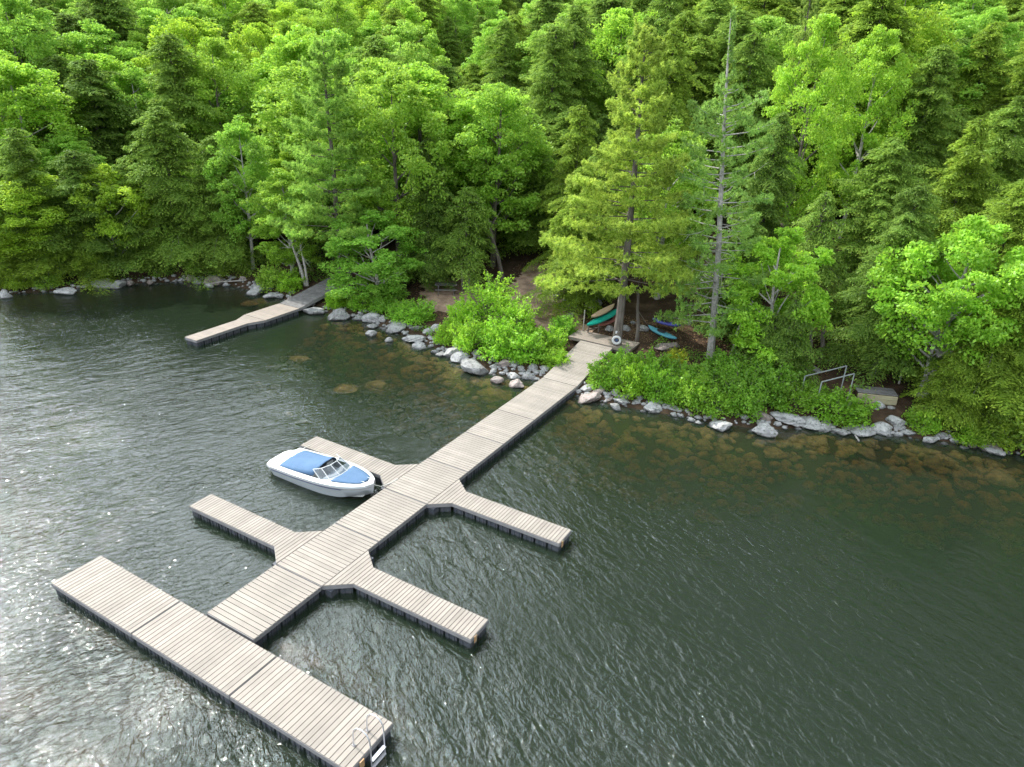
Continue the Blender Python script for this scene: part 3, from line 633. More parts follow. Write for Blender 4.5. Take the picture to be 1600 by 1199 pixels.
def broadleaf(seed, H=14, Rr=3.6, lo=.28, nl=34, per=620, leaf=.105, flat=.42, top=1.0, spread=1.0):
    r = np.random.default_rng(seed); cs = []; rad = []
    for i in range(nl):
        t = (i+.5)/nl; z = H*(lo+(1-lo)*t)-.4; prof = math.sin(math.pi*min(1, (1-t)*.80+.08))**.7*Rr
        a = i*2.4+r.uniform(-.4, .4); rr = prof*r.uniform(.55, 1)*spread; lr = r.uniform(.75, 1.25)*Rr*.30*(1 if t < .85 else .8)
        if t > .93: rr *= .3
        cs.append((math.cos(a)*rr, math.sin(a)*rr, z+r.uniform(-.4, .4)-lr*.2)); rad.append(lr)
    cs = np.array(cs); Vv = []; tint = []
    C = []
    for c, lr in zip(cs, rad):
        # sub-clumps on each bough, flattened, leaves mostly on the upper side
        k = 9; sub = norm(r.normal(size=(k, 3)))*r.uniform(.35, .95, (k, 1))*lr*[1.15, 1.15, .85]+c
        for sc_ in sub:
            m_ = per//k; u = norm(r.normal(size=(m_, 3))+[0, 0, .5])*(r.uniform(.25, 1, (m_, 1))**.5)*lr*.52*[1.1, 1.1, flat*1.7]
            C.append(sc_+u); tint.append(np.clip(r.normal(.35+.25*r.random(), .25, m_), 0, 1))
    C = np.concatenate(C); V, F = rand_leaves(r, C, leaf, .5); return V, F, np.concatenate(tint), cs
def hemlock(seed, H=16, Rr=3.4, lo=.06, nb=150, droop=.5, leaf=.095, irregular=.5):
    r = np.random.default_rng(seed); C = []; A = []; B = []; T = []; S = []; br = []
    ph = r.uniform(0, 6, 4)
    for i in range(nb):
        t = (i+.5)/nb; h = H*(lo+(1-lo)*t**.9); L = Rr*((1-t)**.5*.93+.07)*r.uniform(1-irregular, 1.08); a = i*2.399+r.uniform(-.5, .5)
        L *= 1+.24*math.sin(2*a+h*.9+ph[0])+.2*math.sin(3*a-h*1.7+ph[1])*(1-t*.5); dr = np.array([math.cos(a), math.sin(a), 0]); sd_ = np.array([-dr[1], dr[0], 0]); up0 = r.uniform(-.05, .28)+.25*t; dp = droop*r.uniform(.6, 1.3)
        ns = max(4, int(L/.11)); s = (np.arange(ns)+.7)/ns; s = s[s > .12]
        P = np.array([0, 0, h])+dr*(L*s)[:, None]+np.array([0, 0, 1])*(L*(up0*s-dp*s**2.4))[:, None]
        br.append((h, a, L, up0, dp))
        for side in (-1, 1):
            tl = L*.36*np.sin(np.pi*np.clip(s*.80+.15, 0, 1))*r.uniform(.6, 1.2, len(s))+.12
            ang = r.uniform(.75, 1.15, len(s)); td = dr*np.cos(ang)[:, None]+sd_*side*np.sin(ang)[:, None]; td[:, 2] -= r.uniform(.1, .45, len(s))
            kq = 9; u = (np.arange(kq)+.6)/kq
            Q = P[:, None, :]+td[:, None, :]*(tl[:, None]*u[None])[..., None]+np.array([0, 0, -1.])*(tl[:, None]*.35*u[None]**2)[..., None]+r.normal(size=(len(s), kq, 3))*.06
            n_ = Q.shape[0]*kq; Q = Q.reshape(-1, 3); ax = norm(np.repeat(td, kq, 0)+r.normal(size=(n_, 3))*.35+[0, 0, -.15])
            nn = norm(r.normal(size=(n_, 3))*.45+[0, 0, 1]); bx = norm(np.cross(nn, ax)); C.append(Q); A.append(ax); B.append(bx)
            T.append(np.clip(np.tile(u, len(s))**2*.8*r.uniform(.3, 1.2, n_)+.15*np.repeat(s, kq), 0, 1)); S.append(r.uniform(.8, 1.35, n_)*leaf*(1+.25*np.tile(1-u, len(s))))
    C, A, B, T, S = map(np.concatenate, (C, A, B, T, S)); V, F = leaf_quads(C, A, B, S*1.1, S*.34); return V, F, T, br
def whitepine(seed, H=19, Rr=4, lo=.3, gapw=.85, plate=.5, dens=1.0, upturn=.18, nbw=5, prof=None):
    r = np.random.default_rng(seed); C = []; T = []; AX = []; ends = []; h = H*lo
    while h < H-.3:
        t = (h-H*lo)/(H*(1-lo)); Rm = (prof(t) if prof else ((1-t)**.8*.95+.06))*Rr; k0 = r.uniform(0, 6)
        for b_ in range(nbw):
            L = Rm*r.uniform(.42, 1.15); a = k0+b_*2*math.pi/nbw+r.uniform(-.35, .35); dr = np.array([math.cos(a), math.sin(a), 0]); sd_ = np.array([-dr[1], dr[0], 0]); hh_ = h+r.uniform(-.25, .25); lift = upturn*r.uniform(.4, 1.5)+.5*t*t
            ends.append((hh_, a, L, lift)); m_ = max(4, int(L*11*dens)); s = r.uniform(.28, 1, m_)**.7; wd = .36*L*np.sin(np.pi*np.clip(s*.85+.08, 0, 1))
            P = np.array([0, 0, hh_])+dr*(L*s)[:, None]+sd_*(wd*r.uniform(-1, 1, m_))[:, None]+np.array([0, 0, 1.])*(L*lift*s**2+r.normal(0, .13, m_))[:, None]
            kn = 13; d0 = norm(dr+sd_*r.uniform(-.7, .7, (m_, 1))+np.array([0, 0, .35])); dd = norm(d0[:, None, :]*.55+r.normal(size=(m_, kn, 3))*.75+[0, 0, .12])
            C.append((P[:, None, :]+dd*.10).reshape(-1, 3)); AX.append(dd.reshape(-1, 3)); T.append(np.repeat(np.clip(r.normal(.45, .25, m_), 0, 1), kn))
        h += gapw*r.uniform(.75, 1.25)*(1-.35*t)
    C, AX, T = map(np.concatenate, (C, AX, T)); B = norm(np.cross(AX, r.normal(size=AX.shape))); n_ = len(C)
    V, F = leaf_quads(C, AX, B, r.uniform(.10, .16, n_), np.full(n_, .027)); return V, F, T, ends
def crown_me(name, res, mat): V, F, T, _ = res; return mesh_np(name, V, F, mat, False, T)
def hem_trunk(seed, H, br, mat, tr=.2, lean=(0, 0), bare=0):
    r = np.random.default_rng(seed); m = MB(); limbs(m, r, H, 0, tr, [], lean)
    for (h, a, L, up0, dp) in br[::2]:
        s = [0, .5, .9]; m.tube([(math.cos(a)*L*q, math.sin(a)*L*q, h+L*(up0*q-dp*q**2.4)) for q in s], [.035, .02, .008], 4, False)
    return m.build('trunk', mat, link_it=False)
def pine_trunk(seed, H, ends, mat, tr=.26, dead=0):
    r = np.random.default_rng(seed); m = MB(); limbs(m, r, H-.2, 0, tr, [])
    for (h, a, L, lift) in ends: m.tube([(math.cos(a)*L*q, math.sin(a)*L*q, h+L*lift*q*q) for q in (0, .45, .9)], [.045, .028, .01], 4, False)
    for i in range(dead):
        h = r.uniform(.1, .55)*H; a = r.uniform(0, 6.28); L = r.uniform(.8, 2.8); p = np.array([0, 0, h]); pts = [p]; d = np.array([math.cos(a), math.sin(a), r.uniform(-.1, .5)])
        for q in range(4): p = p+d*L/4; d = d+r.normal(size=3)*.3; pts.append(p)
        m.tube(pts, [.035, .026, .018, .012, .006], 4, False)
        for q in (2, 3):
            e = pts[q]+r.normal(size=3)*.45; m.tube([pts[q], (pts[q]+e)/2+r.normal(size=3)*.06, e], [.014, .01, .004], 4, False)
    return m.build('trunk', mat, link_it=False)
TREES = {}
for i in range(5):
    res = broadleaf(100+i, 14, 3.6, [.25, .3, .35, .22, .3][i], 44, 800); m = MB(); limbs(m, np.random.default_rng(i), 13, 0, .19, res[3][::2], (rng.uniform(-.5, .5), rng.uniform(-.5, .5)))
    TREES['D%d' % i] = (crown_me('crown', res, M_leaf), m.build('trunk', M_birch if i in (1, 3) else M_bark, link_it=False), 14., 3.9)
for i in range(5):
    res = hemlock(200+i, 16, 4.0, .07, 190, [.45, .6, .5, .35, .55][i])
    TREES['H%d' % i] = (crown_me('crown', res, M_hem), hem_trunk(i, 15.6, res[3], M_bark), 16., 4.0)
for i in range(2):
    res = whitepine(300+i, 18, 4.2, .2, 1.05, .5, 2.0, .12, 5); TREES['P%d' % i] = (crown_me('crown', res, M_pine), pine_trunk(i, 18, res[3], M_bark), 18., 4.2)
res = whitepine(311, 20, 4.8, .25, 1.1, .5, 3.0, .06, 6, prof=lambda t: 1.05*(1-t)**.75+.1); TREES['PY'] = (crown_me('crown', res, M_pine), pine_trunk(31, 20, res[3], M_bark, .3, 6), 20., 4.3)
res = whitepine(333, 19, 4.8, .27, 1.0, .5, 2.8, .1, 6, prof=lambda t: 1.0*(1-t)**.8+.07); TREES['PL'] = (crown_me('crown', res, M_pine), pine_trunk(35, 19, res[3], M_bark, .25), 19., 4.8)
res = whitepine(322, 20, 3.9, .12, .9, .5, 1.25, .05, 4, prof=lambda t: (1 if t < .72 else max(.05, (.9-t)*3))*(1-.4*t)); TREES['PD'] = (crown_me('crown', res, M_pine), pine_trunk(33, 20, [e for e in res[3]], M_dead, .24, 40), 20., 3.1)
res = broadleaf(150, 8, 3.2, .42, 32, 900, .095, .35); m = MB(); limbs(m, np.random.default_rng(61), 7.4, 0, .13, res[3], (.5, .2)); TREES['M0'] = (crown_me('crown', res, M_leaf), m.build('trunk', M_birch, link_it=False), 8., 3.3)
res = broadleaf(151, 8, 3.0, .15, 30, 900, .095, .35); m = MB(); limbs(m, np.random.default_rng(62), 7.4, 0, .12, res[3], (-.4, .1)); TREES['M1'] = (crown_me('crown', res, M_leaf), m.build('trunk', M_birch, link_it=False), 8., 3.1)
res = hemlock(260, 7, 2.9, .04, 95, .55, .075); TREES['S0'] = (crown_me('crown', res, M_hem), hem_trunk(77, 6.8, res[3], M_bark, .1), 7., 2.9)
res = hemlock(261, 7, 2.6, .2, 85, .6, .075); TREES['S1'] = (crown_me('crown', res, M_hem), hem_trunk(78, 6.8, res[3], M_bark, .1), 7., 2.6)
placed = []
KN = {'D': ('broadleaf_tree', 'broadleaf tree'), 'M': ('maple_tree', 'broadleaf tree'), 'H': ('hemlock_tree', 'hemlock'), 'S': ('hemlock_tree', 'hemlock'), 'P': ('pine_tree', 'pine')}
def plant(kind, x, y, H, Rr, colr, label=None, rz=None, group=None):
    if kind[0] == 'H': Rr *= 1.12
    cm, tm, H0, R0 = TREES[kind]; nm, cat = KN[kind[0]]
    root = empty(nm, (x, y, float(terr(x, y))-.05), rng.uniform(0, 6.28) if rz is None else rz); root.scale = (Rr/R0, Rr/R0, H/H0)
    t_ = link('trunk', tm, root); c_ = link('crown', cm, root); c_.color = (*colr, 1)
    tag(root, label, cat, group)
    P = project((x, y, float(terr(x, y))+H)); placed.append(dict(o=root, x=x, y=y, H=H, R=Rr, px=P[0], py=P[1], z=P[2], kind=kind, lab=label)); return root
def by_top(px, py, Hw, dmin=1.5):
    d = ray(px, py); t = np.arange(30, 260, .15); P = CAM+d*t[:, None]; g_ = terr(P[:, 0], P[:, 1]); dd = inland(P[:, 0], P[:, 1])
    ok = (dd > dmin) & (P[:, 2]-g_ <= Hw); k = int(np.argmax(ok)) if ok.any() else len(t)-1; return P[k, 0], P[k, 1], float(P[k, 2]-g_[k])
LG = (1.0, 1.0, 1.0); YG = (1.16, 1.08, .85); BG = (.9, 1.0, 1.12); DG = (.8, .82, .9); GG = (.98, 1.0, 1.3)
BASE = {(512, 55): (532, 456), (405, 188): (395, 420), (735, 292): (728, 452), (585, 325): (590, 470), (1432, 335): (1442, 622), (745, 118): (772, 416), (1560, 490): (1530, 680), (1195, 345): (1195, 572)}
hand = [
 # kind, top px, top py, wanted height, radius, colour, label
 ('D0', 30, 262, 10, 3.6, YG, 'bright yellow-green broadleaf tree overhanging the water at the far left edge'),
 ('M0', 160, 262, 9, 3.4, YG, 'yellow-green broadleaf tree leaning out between dark hemlocks, left shore'),
 ('H0', 245, 165, 15, 4.3, LG, 'tallest dark hemlock in the left shore thicket'),
 ('H1', 330, 212, 13, 3.6, LG, 'dark hemlock right of the tallest left hemlock'),
 ('H2', 20, 200, 14, 3.2, LG, 'hemlock behind the bright tree at far left edge'),
 ('H3', 112, 235, 13, 3.4, DG, 'dark hemlock left of the leaning yellow-green tree'),
 ('H4', 195, 255, 12, 3.2, LG, 'hemlock just behind the leaning yellow-green tree'),
 ('S0', 300, 315, 7, 3.4, LG, 'low hemlock touching the water above the driftwood branch'),
 ('S1', 215, 345, 6, 3.0, LG, 'low hemlock over the boulders at left shore centre'),
 ('S0', 130, 345, 6, 3.2, YG, 'low hemlock with pale tips over the flat left boulder'),
 ('S1', 60, 360, 6, 3.2, YG, 'low bright hemlock at the foot of the far left tree'),
 ('S0', 350, 350, 6, 2.6, YG, 'small hemlock left of the twin pale birch trunks'),
 ('D1', 405, 188, 14, 3.2, BG, 'fresh green broadleaf tree between tall hemlock and left pine'),
 ('D3', 440, 262, 11, 3.4, LG, 'light green birch with twin white stems beside the grey ramp'),
 ('PL', 512, 55, 19, 5.0, (.95, 1.12, 1.0), 'tall tiered white pine above the small left dock'),
 ('D2', 610, 105, 17, 4.6, LG, 'broad broadleaf tree between the tiered pine and the great maple'),
 ('D4', 745, 118, 17, 4.7, (1.0, 1.05, 1.1), 'great round-crowned broadleaf tree above the picnic clearing'),
 ('M1', 585, 325, 9, 4.1, (.9, 1.05, 1.2), 'leafy green broadleaf tree on the bank right of the grey ramp'),
 ('H1', 668, 215, 12, 2.8, DG, 'dark hemlock behind the bank tree, left of the clearing'),
 ('S1', 735, 292, 8.5, 3.1, LG, 'small feathery hemlock beside the picnic table'),
 ('H2', 790, 30, 17, 4.0, LG, 'tall hemlock behind the great round-crowned tree'),
 ('H0', 700, 25, 17, 3.6, LG, 'hemlock peeping up left behind the great round-crowned tree'),
 ('H3', 868, 40, 18, 4.2, LG, 'tall dark hemlock at the head of the path'),
 ('H4', 908, 165, 14, 3.0, YG, 'hemlock with bright hanging tips right of the dark path'),
 ('H0', 945, 225, 12, 2.6, LG, 'hemlock hidden partly by the yellow-green pine'),
 ('PY', 985, 45, 20.5, 4.3, (1.16, 1.12, .9), 'big yellow-green white pine rising beside the pier ramp'),
 ('PD', 1140, 12, 21, 2.9, (.85, 1.0, 1.1), 'gaunt tall pine with bleached bare top and dead limbs'),
 ('H1', 1055, 45, 18, 3.9, YG, 'hemlock between the yellow-green pine and the gaunt pine'),
 ('H2', 1180, 50, 17, 3.8, LG, 'hemlock right behind the bare top of the gaunt pine'),
 ('H4', 1222, 175, 14, 2.9, DG, 'dark spire hemlock with a pointed top right of the gaunt pine'),
 ('D0', 1290, 28, 19, 3.6, (1.1, 1.12, .95), 'pale green tall broadleaf tree, left one of the bright pair'),
 ('D3', 1385, 38, 18, 3.7, (1.1, 1.12, .95), 'pale green tall broadleaf tree, right one of the bright pair'),
 ('H3', 1398, 215, 13, 3.4, LG, 'dark hemlock under the bright pair of tall trees'),
 ('H0', 1475, 70, 17, 4.0, LG, 'hemlock right of the bright pair of tall trees'),
 ('H1', 1555, 35, 17, 4.2, YG, 'tall hemlock in the upper right corner of the woods'),
 ('H2', 1532, 185, 14, 3.4, YG, 'hemlock with pale spire above the right hand maple'),
 ('H4', 1597, 150, 14, 3.4, LG, 'hemlock cut by the right edge at mid height'),
 ('S1', 1292, 300, 10, 3.0, LG, 'hemlock with a bare lower trunk behind the handrails'),
 ('H3', 1440, 290, 12, 3.0, DG, 'hemlock directly behind the bright shore maple'),
 ('M0', 1432, 335, 10, 4.2, (1.0, 1.12, .95), 'spreading bright maple leaning over the retaining wall'),
 ('M1', 1195, 345, 9.5, 3.3, (1.05, 1.15, .9), 'bright maple just right of the gaunt pine'),
 ('S0', 1572, 490, 9, 2.8, YG, 'large yellow-tipped hemlock spilling over the far right shore'),
 ('S0', 1505, 540, 5, 2.3, YG, 'low hemlock beside the bright maple trunk at right shore'),
 ('H0', 1600, 290, 12, 3.0, YG, 'hemlock behind the large spilling one at right edge'),
 ('H4', 912, 262, 11, 3.0, YG, 'hemlock with drooping tips overhanging the right side of the path'),
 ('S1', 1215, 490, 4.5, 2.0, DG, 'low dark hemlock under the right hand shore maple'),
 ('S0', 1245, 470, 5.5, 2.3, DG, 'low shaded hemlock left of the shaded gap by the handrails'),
 ('D2', 2, 285, 9, 4.0, YG, 'lime broadleaf tree cut by the left edge at the waterline'),
 ('S0', 8, 390, 5, 3.0, YG, 'low hemlock cut by the left edge at the waterline'),
 ('H1', 1612, 420, 9, 3.6, YG, 'hemlock cut by the right edge at the shore'),
 ('S0', 1620, 560, 6, 3.2, LG, 'low hemlock cut by the right edge near the water'),
]
for k, px, py, Hw, Rr, c, lab in hand:
    bs = BASE.get((px, py))
    x, y, H = by_top(px, py, Hw, Rr*.45+.6 if k[0] in 'SM' else 2.5)
    if k == 'PY': B_ = ground(957, 548); x, y = B_[0]+.15, B_[1]+.2
    if k == 'PD': B_ = ground(1108, 560); x, y = B_[0], B_[1]
    if bs: B_ = ground(*bs); x, y = B_[0], B_[1]
    if k in ('PY', 'PD') or bs:
        Pn = CAM+ray(px, py)*(np.hypot(x-CAM[0], y-CAM[1])/np.hypot(*ray(px, py)[:2])); H = Pn[2]-float(terr(x, y))
    o_ = plant(k, x, y, H, Rr, c, lab)
    if k == 'PD': o_.rotation_mode = 'XYZ'; o_.rotation_euler = (R(-1), R(-5), 0)
nh = len(placed); hands = list(placed)
# infill woods behind the hand-placed ones
cand = []
dy = 4.8; j = 0; yy = 8.
while yy < 190:
    xx = -135.
    while xx < 95:
        d = float(inland(xx, yy)); sp = 5.1+max(0, d)*.026
        x = xx+rng.uniform(-1.1, 1.1); y = yy+rng.uniform(-1.1, 1.1); d = float(inland(x, y))
        if (1.8 if x < -27 or x > 22 else 3.5) < d < 150: cand.append((x, y, d))
        xx += sp
    yy += dy+max(0, yy-40)*.035
print('candidates', len(cand))
cand.sort(key=lambda c: math.hypot(c[0]-CAM[0], c[1]-CAM[1]))
def species(px, py):
    if px < 640 and py < 200: pd = .78
    elif px < 640: pd = .35
    elif px < 800: pd = .3
    elif px > 1200 and px < 1300: pd = .2
    else: pd = .2
    return 'D' if rng.random() < pd else ('P' if rng.random() < .05 else 'H')
nfill = 0
cols = np.full(2500, 1e9)   # skyline so far (smallest top py per column): skip trees wholly hidden behind it
for h_ in hands: pass
for x, y, d in cand:
    g_ = float(terr(x, y)); P = project((x, y, g_+13)); B_ = project((x, y, g_))
    if P[2] < 5 or P[0] < -70 or P[0] > (2250 if d < 22 else 1670) or P[1] < -150: continue
    if clear_d(x, y) < 1.2+(.8 if d < 20 else 0): continue
    # keep sight lines to clearing, platform, kayaks and steps
    skip = False
    if d < 13:
        for (qx, qy) in ((-5.5, 37), (-7, 40), (-14.5, 36), (1.5, 33), (0, 38), (4, 36), (17.5, 33), (-9, 34)):
            if math.hypot(x-qx, y-qy) < 3.4: skip = True
    if d < 9 and -26 < x < -22: skip = True
    if d < 10 and -9 < x < 16: skip = True
    if d < 7 and 14 < x < 22: skip = True
    for p in placed:
        if math.hypot(x-p['x'], y-p['y']) < (2.7 if d < 25 else 4.0)+(.6 if p['kind'][0] in 'DP' else 0): skip = True; break
    if skip: continue
    k = species(P[0], P[1]); H = rng.uniform(14, 20) if d > 12 else rng.uniform(7, 11.5)
    if k == 'P': H += 2.5
    # must not cover the upper half of a hand-placed tree that stands behind it
    top = project((x, y, g_+H)); rp = 3.4*FPX/top[2]
    for h_ in hands:
        if h_['z'] > top[2] and abs(top[0]-h_['px']) < rp*.7+h_['R']*FPX/h_['z']*.7 and top[1] < h_['py']+.45*h_['H']*FPX/h_['z']:
            H -= max(0, (h_['py']+.45*h_['H']*FPX/h_['z']-top[1]))*top[2]/FPX
    if H < 5: continue
    top = project((x, y, g_+H))
    a, b_ = int(max(0, top[0]-rp*.6+70)), int(min(2499, top[0]+rp*.6+70))
    if b_ <= a: continue
    sky_ = cols[a:b_]
    if (top[1] > sky_+6).mean() > .92: continue
    if top[1] < -140 and (cols[a:b_] < -20).all(): continue
    cols[a:b_] = np.minimum(cols[a:b_], top[1]+rp*.35)
    if k == 'D': c = random.choice([LG, YG, BG, GG, (1.05, 1.1, 1.0), (.9, 1.0, 1.1)]); kk = 'D%d' % rng.integers(5); Rr = rng.uniform(4.0, 5.9)*min(1.1, H/14)
    elif k == 'P': c = LG; kk = 'P%d' % rng.integers(2); Rr = 3.3
    else: c = random.choice([LG, LG, YG, DG, (1.1, 1.05, .9)]); kk = ('H%d' if H > 8.5 else 'S%d') % rng.integers(5 if H > 8.5 else 2); Rr = rng.uniform(4.1, 5.9)*min(1.1, H/14)
    plant(kk, x, y, H, Rr, c, None); placed[-1]['c'] = c; nfill += 1
print('hand', nh, 'fill', nfill)
# labels of the infill trees: what they look like and what they stand behind
LM = [(0, 'far left edge'), (130, 'leaning yellow tree'), (245, 'tallest left hemlock'), (405, 'twin-stemmed birch'), (512, 'tiered left pine'), (620, 'broad left tree'), (745, 'great round tree'), (860, 'dark path'), (985, 'pier pine'), (1130, 'gaunt pine'), (1225, 'dark spire hemlock'), (1335, 'bright tall pair'), (1440, 'bright shore maple'), (1550, 'right corner hemlock')]
def colword(c, k):
    if c is YG: return 'yellow-green'
    if c is BG: return 'cool green'
    if c is GG: return 'grey-green'
    if c is DG: return 'very dark'
    return 'mid green' if k == 'D' else 'dark green'
cells = {}
for p in placed[nh:]:
    lm = min(LM, key=lambda q: abs(q[0]-p['px'])); d = float(inland(p['x'], p['y'])); row = 0 if d < 14 else (1 if d < 32 else (2 if d < 60 else 3))
    cells.setdefault((colword(p['c'], p['kind'][0]), KN[p['kind'][0]][1], lm[1], row), []).append(p)
RW_ = ['on the bank by', 'just behind', 'uphill behind', 'atop the hill behind']
ORD = ['leftmost', 'second from left', 'third from left', 'fourth from left', 'fifth from left', 'sixth from left', 'seventh from left', 'eighth from left']
for (cw, sp_, lm, row), L_ in cells.items():
    L_.sort(key=lambda p: p['px'])
    for i, p in enumerate(L_):
        lab = f"{cw} {sp_} {RW_[row]} the {lm}" + (f", {ORD[min(i, 7)]}" if len(L_) > 1 else '')
        tag(p['o'], lab, group=f"{sp_.replace('hemlock', 'hemlock tree')}s of the wooded hillside")
for p in placed[:nh]: p['o']['group'] = 'trees along the front of the woods'

# bare leaning trunks seen near the clearing and the steps
def stem(px0, py0, px1, py1, r0, label, mat=None, z=None, name='tree_trunk'):
    B_ = ground(px0, py0); d = ray(px1, py1); t = np.hypot(B_[0]-CAM[0], B_[1]-CAM[1])/np.hypot(d[0], d[1]); T_ = CAM+d*t
    m = MB(); L = Vector(T_-B_); m.tube([Vector((0, 0, -.2)), L*.33+Vector((.06, 0, 0)), L*.66-Vector((.05, 0, 0)), L], [r0*1.2, r0, r0*.8, r0*.55], 8)
    if L.length > 3:
        r_ = np.random.default_rng(int(px0))
        for q in range(7):
            s = L*r_.uniform(.3, .95); e = s+Vector(r_.normal(size=3))*.7; m.tube([s, (s+e)/2, e], [r0*.25, r0*.18, .006], 4, False)
    o = m.build(name, mat or M_bark, None, True, loc=B_); tag(o, label, 'tree trunk', 'bare trunks at the edge of the woods'); return o
stem(478, 447, 452, 366, .12, 'left stem of the twin white birch trunks at the grey ramp', M_birch)
stem(481, 447, 466, 360, .10, 'right stem of the twin white birch trunks at the grey ramp', M_birch)
stem(548, 453, 543, 390, .18, 'straight grey trunk at the shore end of the grey ramp')
stem(786, 436, 762, 340, .17, 'leaning grey trunk at the left edge of the path')
stem(723, 455, 722, 410, .14, 'left of two thin trunks behind the picnic table')
stem(733, 455, 734, 400, .12, 'right of two thin trunks behind the picnic table')
stem(995, 535, 998, 455, .13, 'slim dark trunk behind the shore platform')
stem(1141, 562, 1158, 505, .14, 'short pale leaning trunk right of the gaunt pine', M_birch)
stem(1281, 565, 1290, 500, .15, 'dark straight trunk in the shade left of the handrails')
stem(1265, 552, 1269, 510, .12, 'dark trunk farthest left in the shaded gap')
stem(1321, 556, 1334, 500, .10, 'slender leaning trunk above the upper handrail')
stem(1360, 592, 1372, 545, .07, 'thin pale sapling stem behind the retaining wall')
stem(1404, 600, 1411, 560, .06, 'thin pale sapling stem near the end of the retaining wall', M_birch)
stem(1436, 618, 1466, 520, .15, 'pale leaning trunk of the shore maple', M_birch)

# ------------------------------------------------------------------ shrubs
def shrub_me(seed, Rr=1.0, H=1.1, nl=3200, leaf=.055, k=46, mat=M_leaf):
    r = np.random.default_rng(seed); C = []; T = []; m = MB()
    for i in range(k):
        u = norm(r.normal(size=3)+[0, 0, .35]); u[2] = abs(u[2]); c = u*np.array([Rr*.8, Rr*.8, H*.82])*r.uniform(.55, 1.0); c[2] = max(c[2], .12); m_ = nl//k
        C.append(c+norm(r.normal(size=(m_, 3))+[0, 0, .4])*(r.uniform(.1, 1, (m_, 1))**.5)*.30*Rr*[1, 1, .8]); T.append(np.clip(r.normal(.25+.35*r.random(), .22, m_), 0, 1))
        if i % 3 == 0: m.tube([(0, 0, -.1), c*[.45, .45, .5], c], [.02, .014, .006], 4, False)
    for i in range(34):
        a = r.uniform(0, 6.28); q = r.uniform(.2, 1.0); b0 = np.array([math.cos(a)*Rr*q*.75, math.sin(a)*Rr*q*.75, H*r.uniform(.55, .85)*(1.15-q*.45)]); e = b0+np.array([math.cos(a)*.22, math.sin(a)*.22, r.uniform(.2, .5)*H*.7])
        k_ = 34; u = r.random((k_, 1)); C.append(b0+(e-b0)*u+r.normal(size=(k_, 3))*.05); T.append(np.clip(r.normal(.6, .2, k_), 0, 1)); m.tube([b0*.5, b0, e], [.012, .009, .004], 4, False)
    V, F = rand_leaves(r, np.concatenate(C), leaf*r.uniform(.85, 1.25), .35); return mesh_np('foliage', V, F, mat, False, np.concatenate(T)), m.build('stems', M_bark, link_it=False)
SH = [shrub_me(400+i) for i in range(4)]+[shrub_me(410, 1.0, 1.9, 5200, .05, 60)]
def shrub(x, y, Rr, H, colr, label, v=0, group='shrubs along the shore', z=None):
    px_s = project((x, y, .5))[0]
    root = empty('shrub', (x, y, float(terr(x, y))-.05 if z is None else z), rng.uniform(0, 6)); H *= rng.uniform(1.0, 1.75) if 930 < px_s < 1235 else 1; root.scale = (Rr*rng.uniform(.85, 1.1), Rr*rng.uniform(.85, 1.1), H/(1.1 if v < 4 else 1.9)); f, s = SH[v]
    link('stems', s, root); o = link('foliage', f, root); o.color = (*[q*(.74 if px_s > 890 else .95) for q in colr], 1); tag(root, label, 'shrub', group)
BR = (1.08, 1.2, .8)
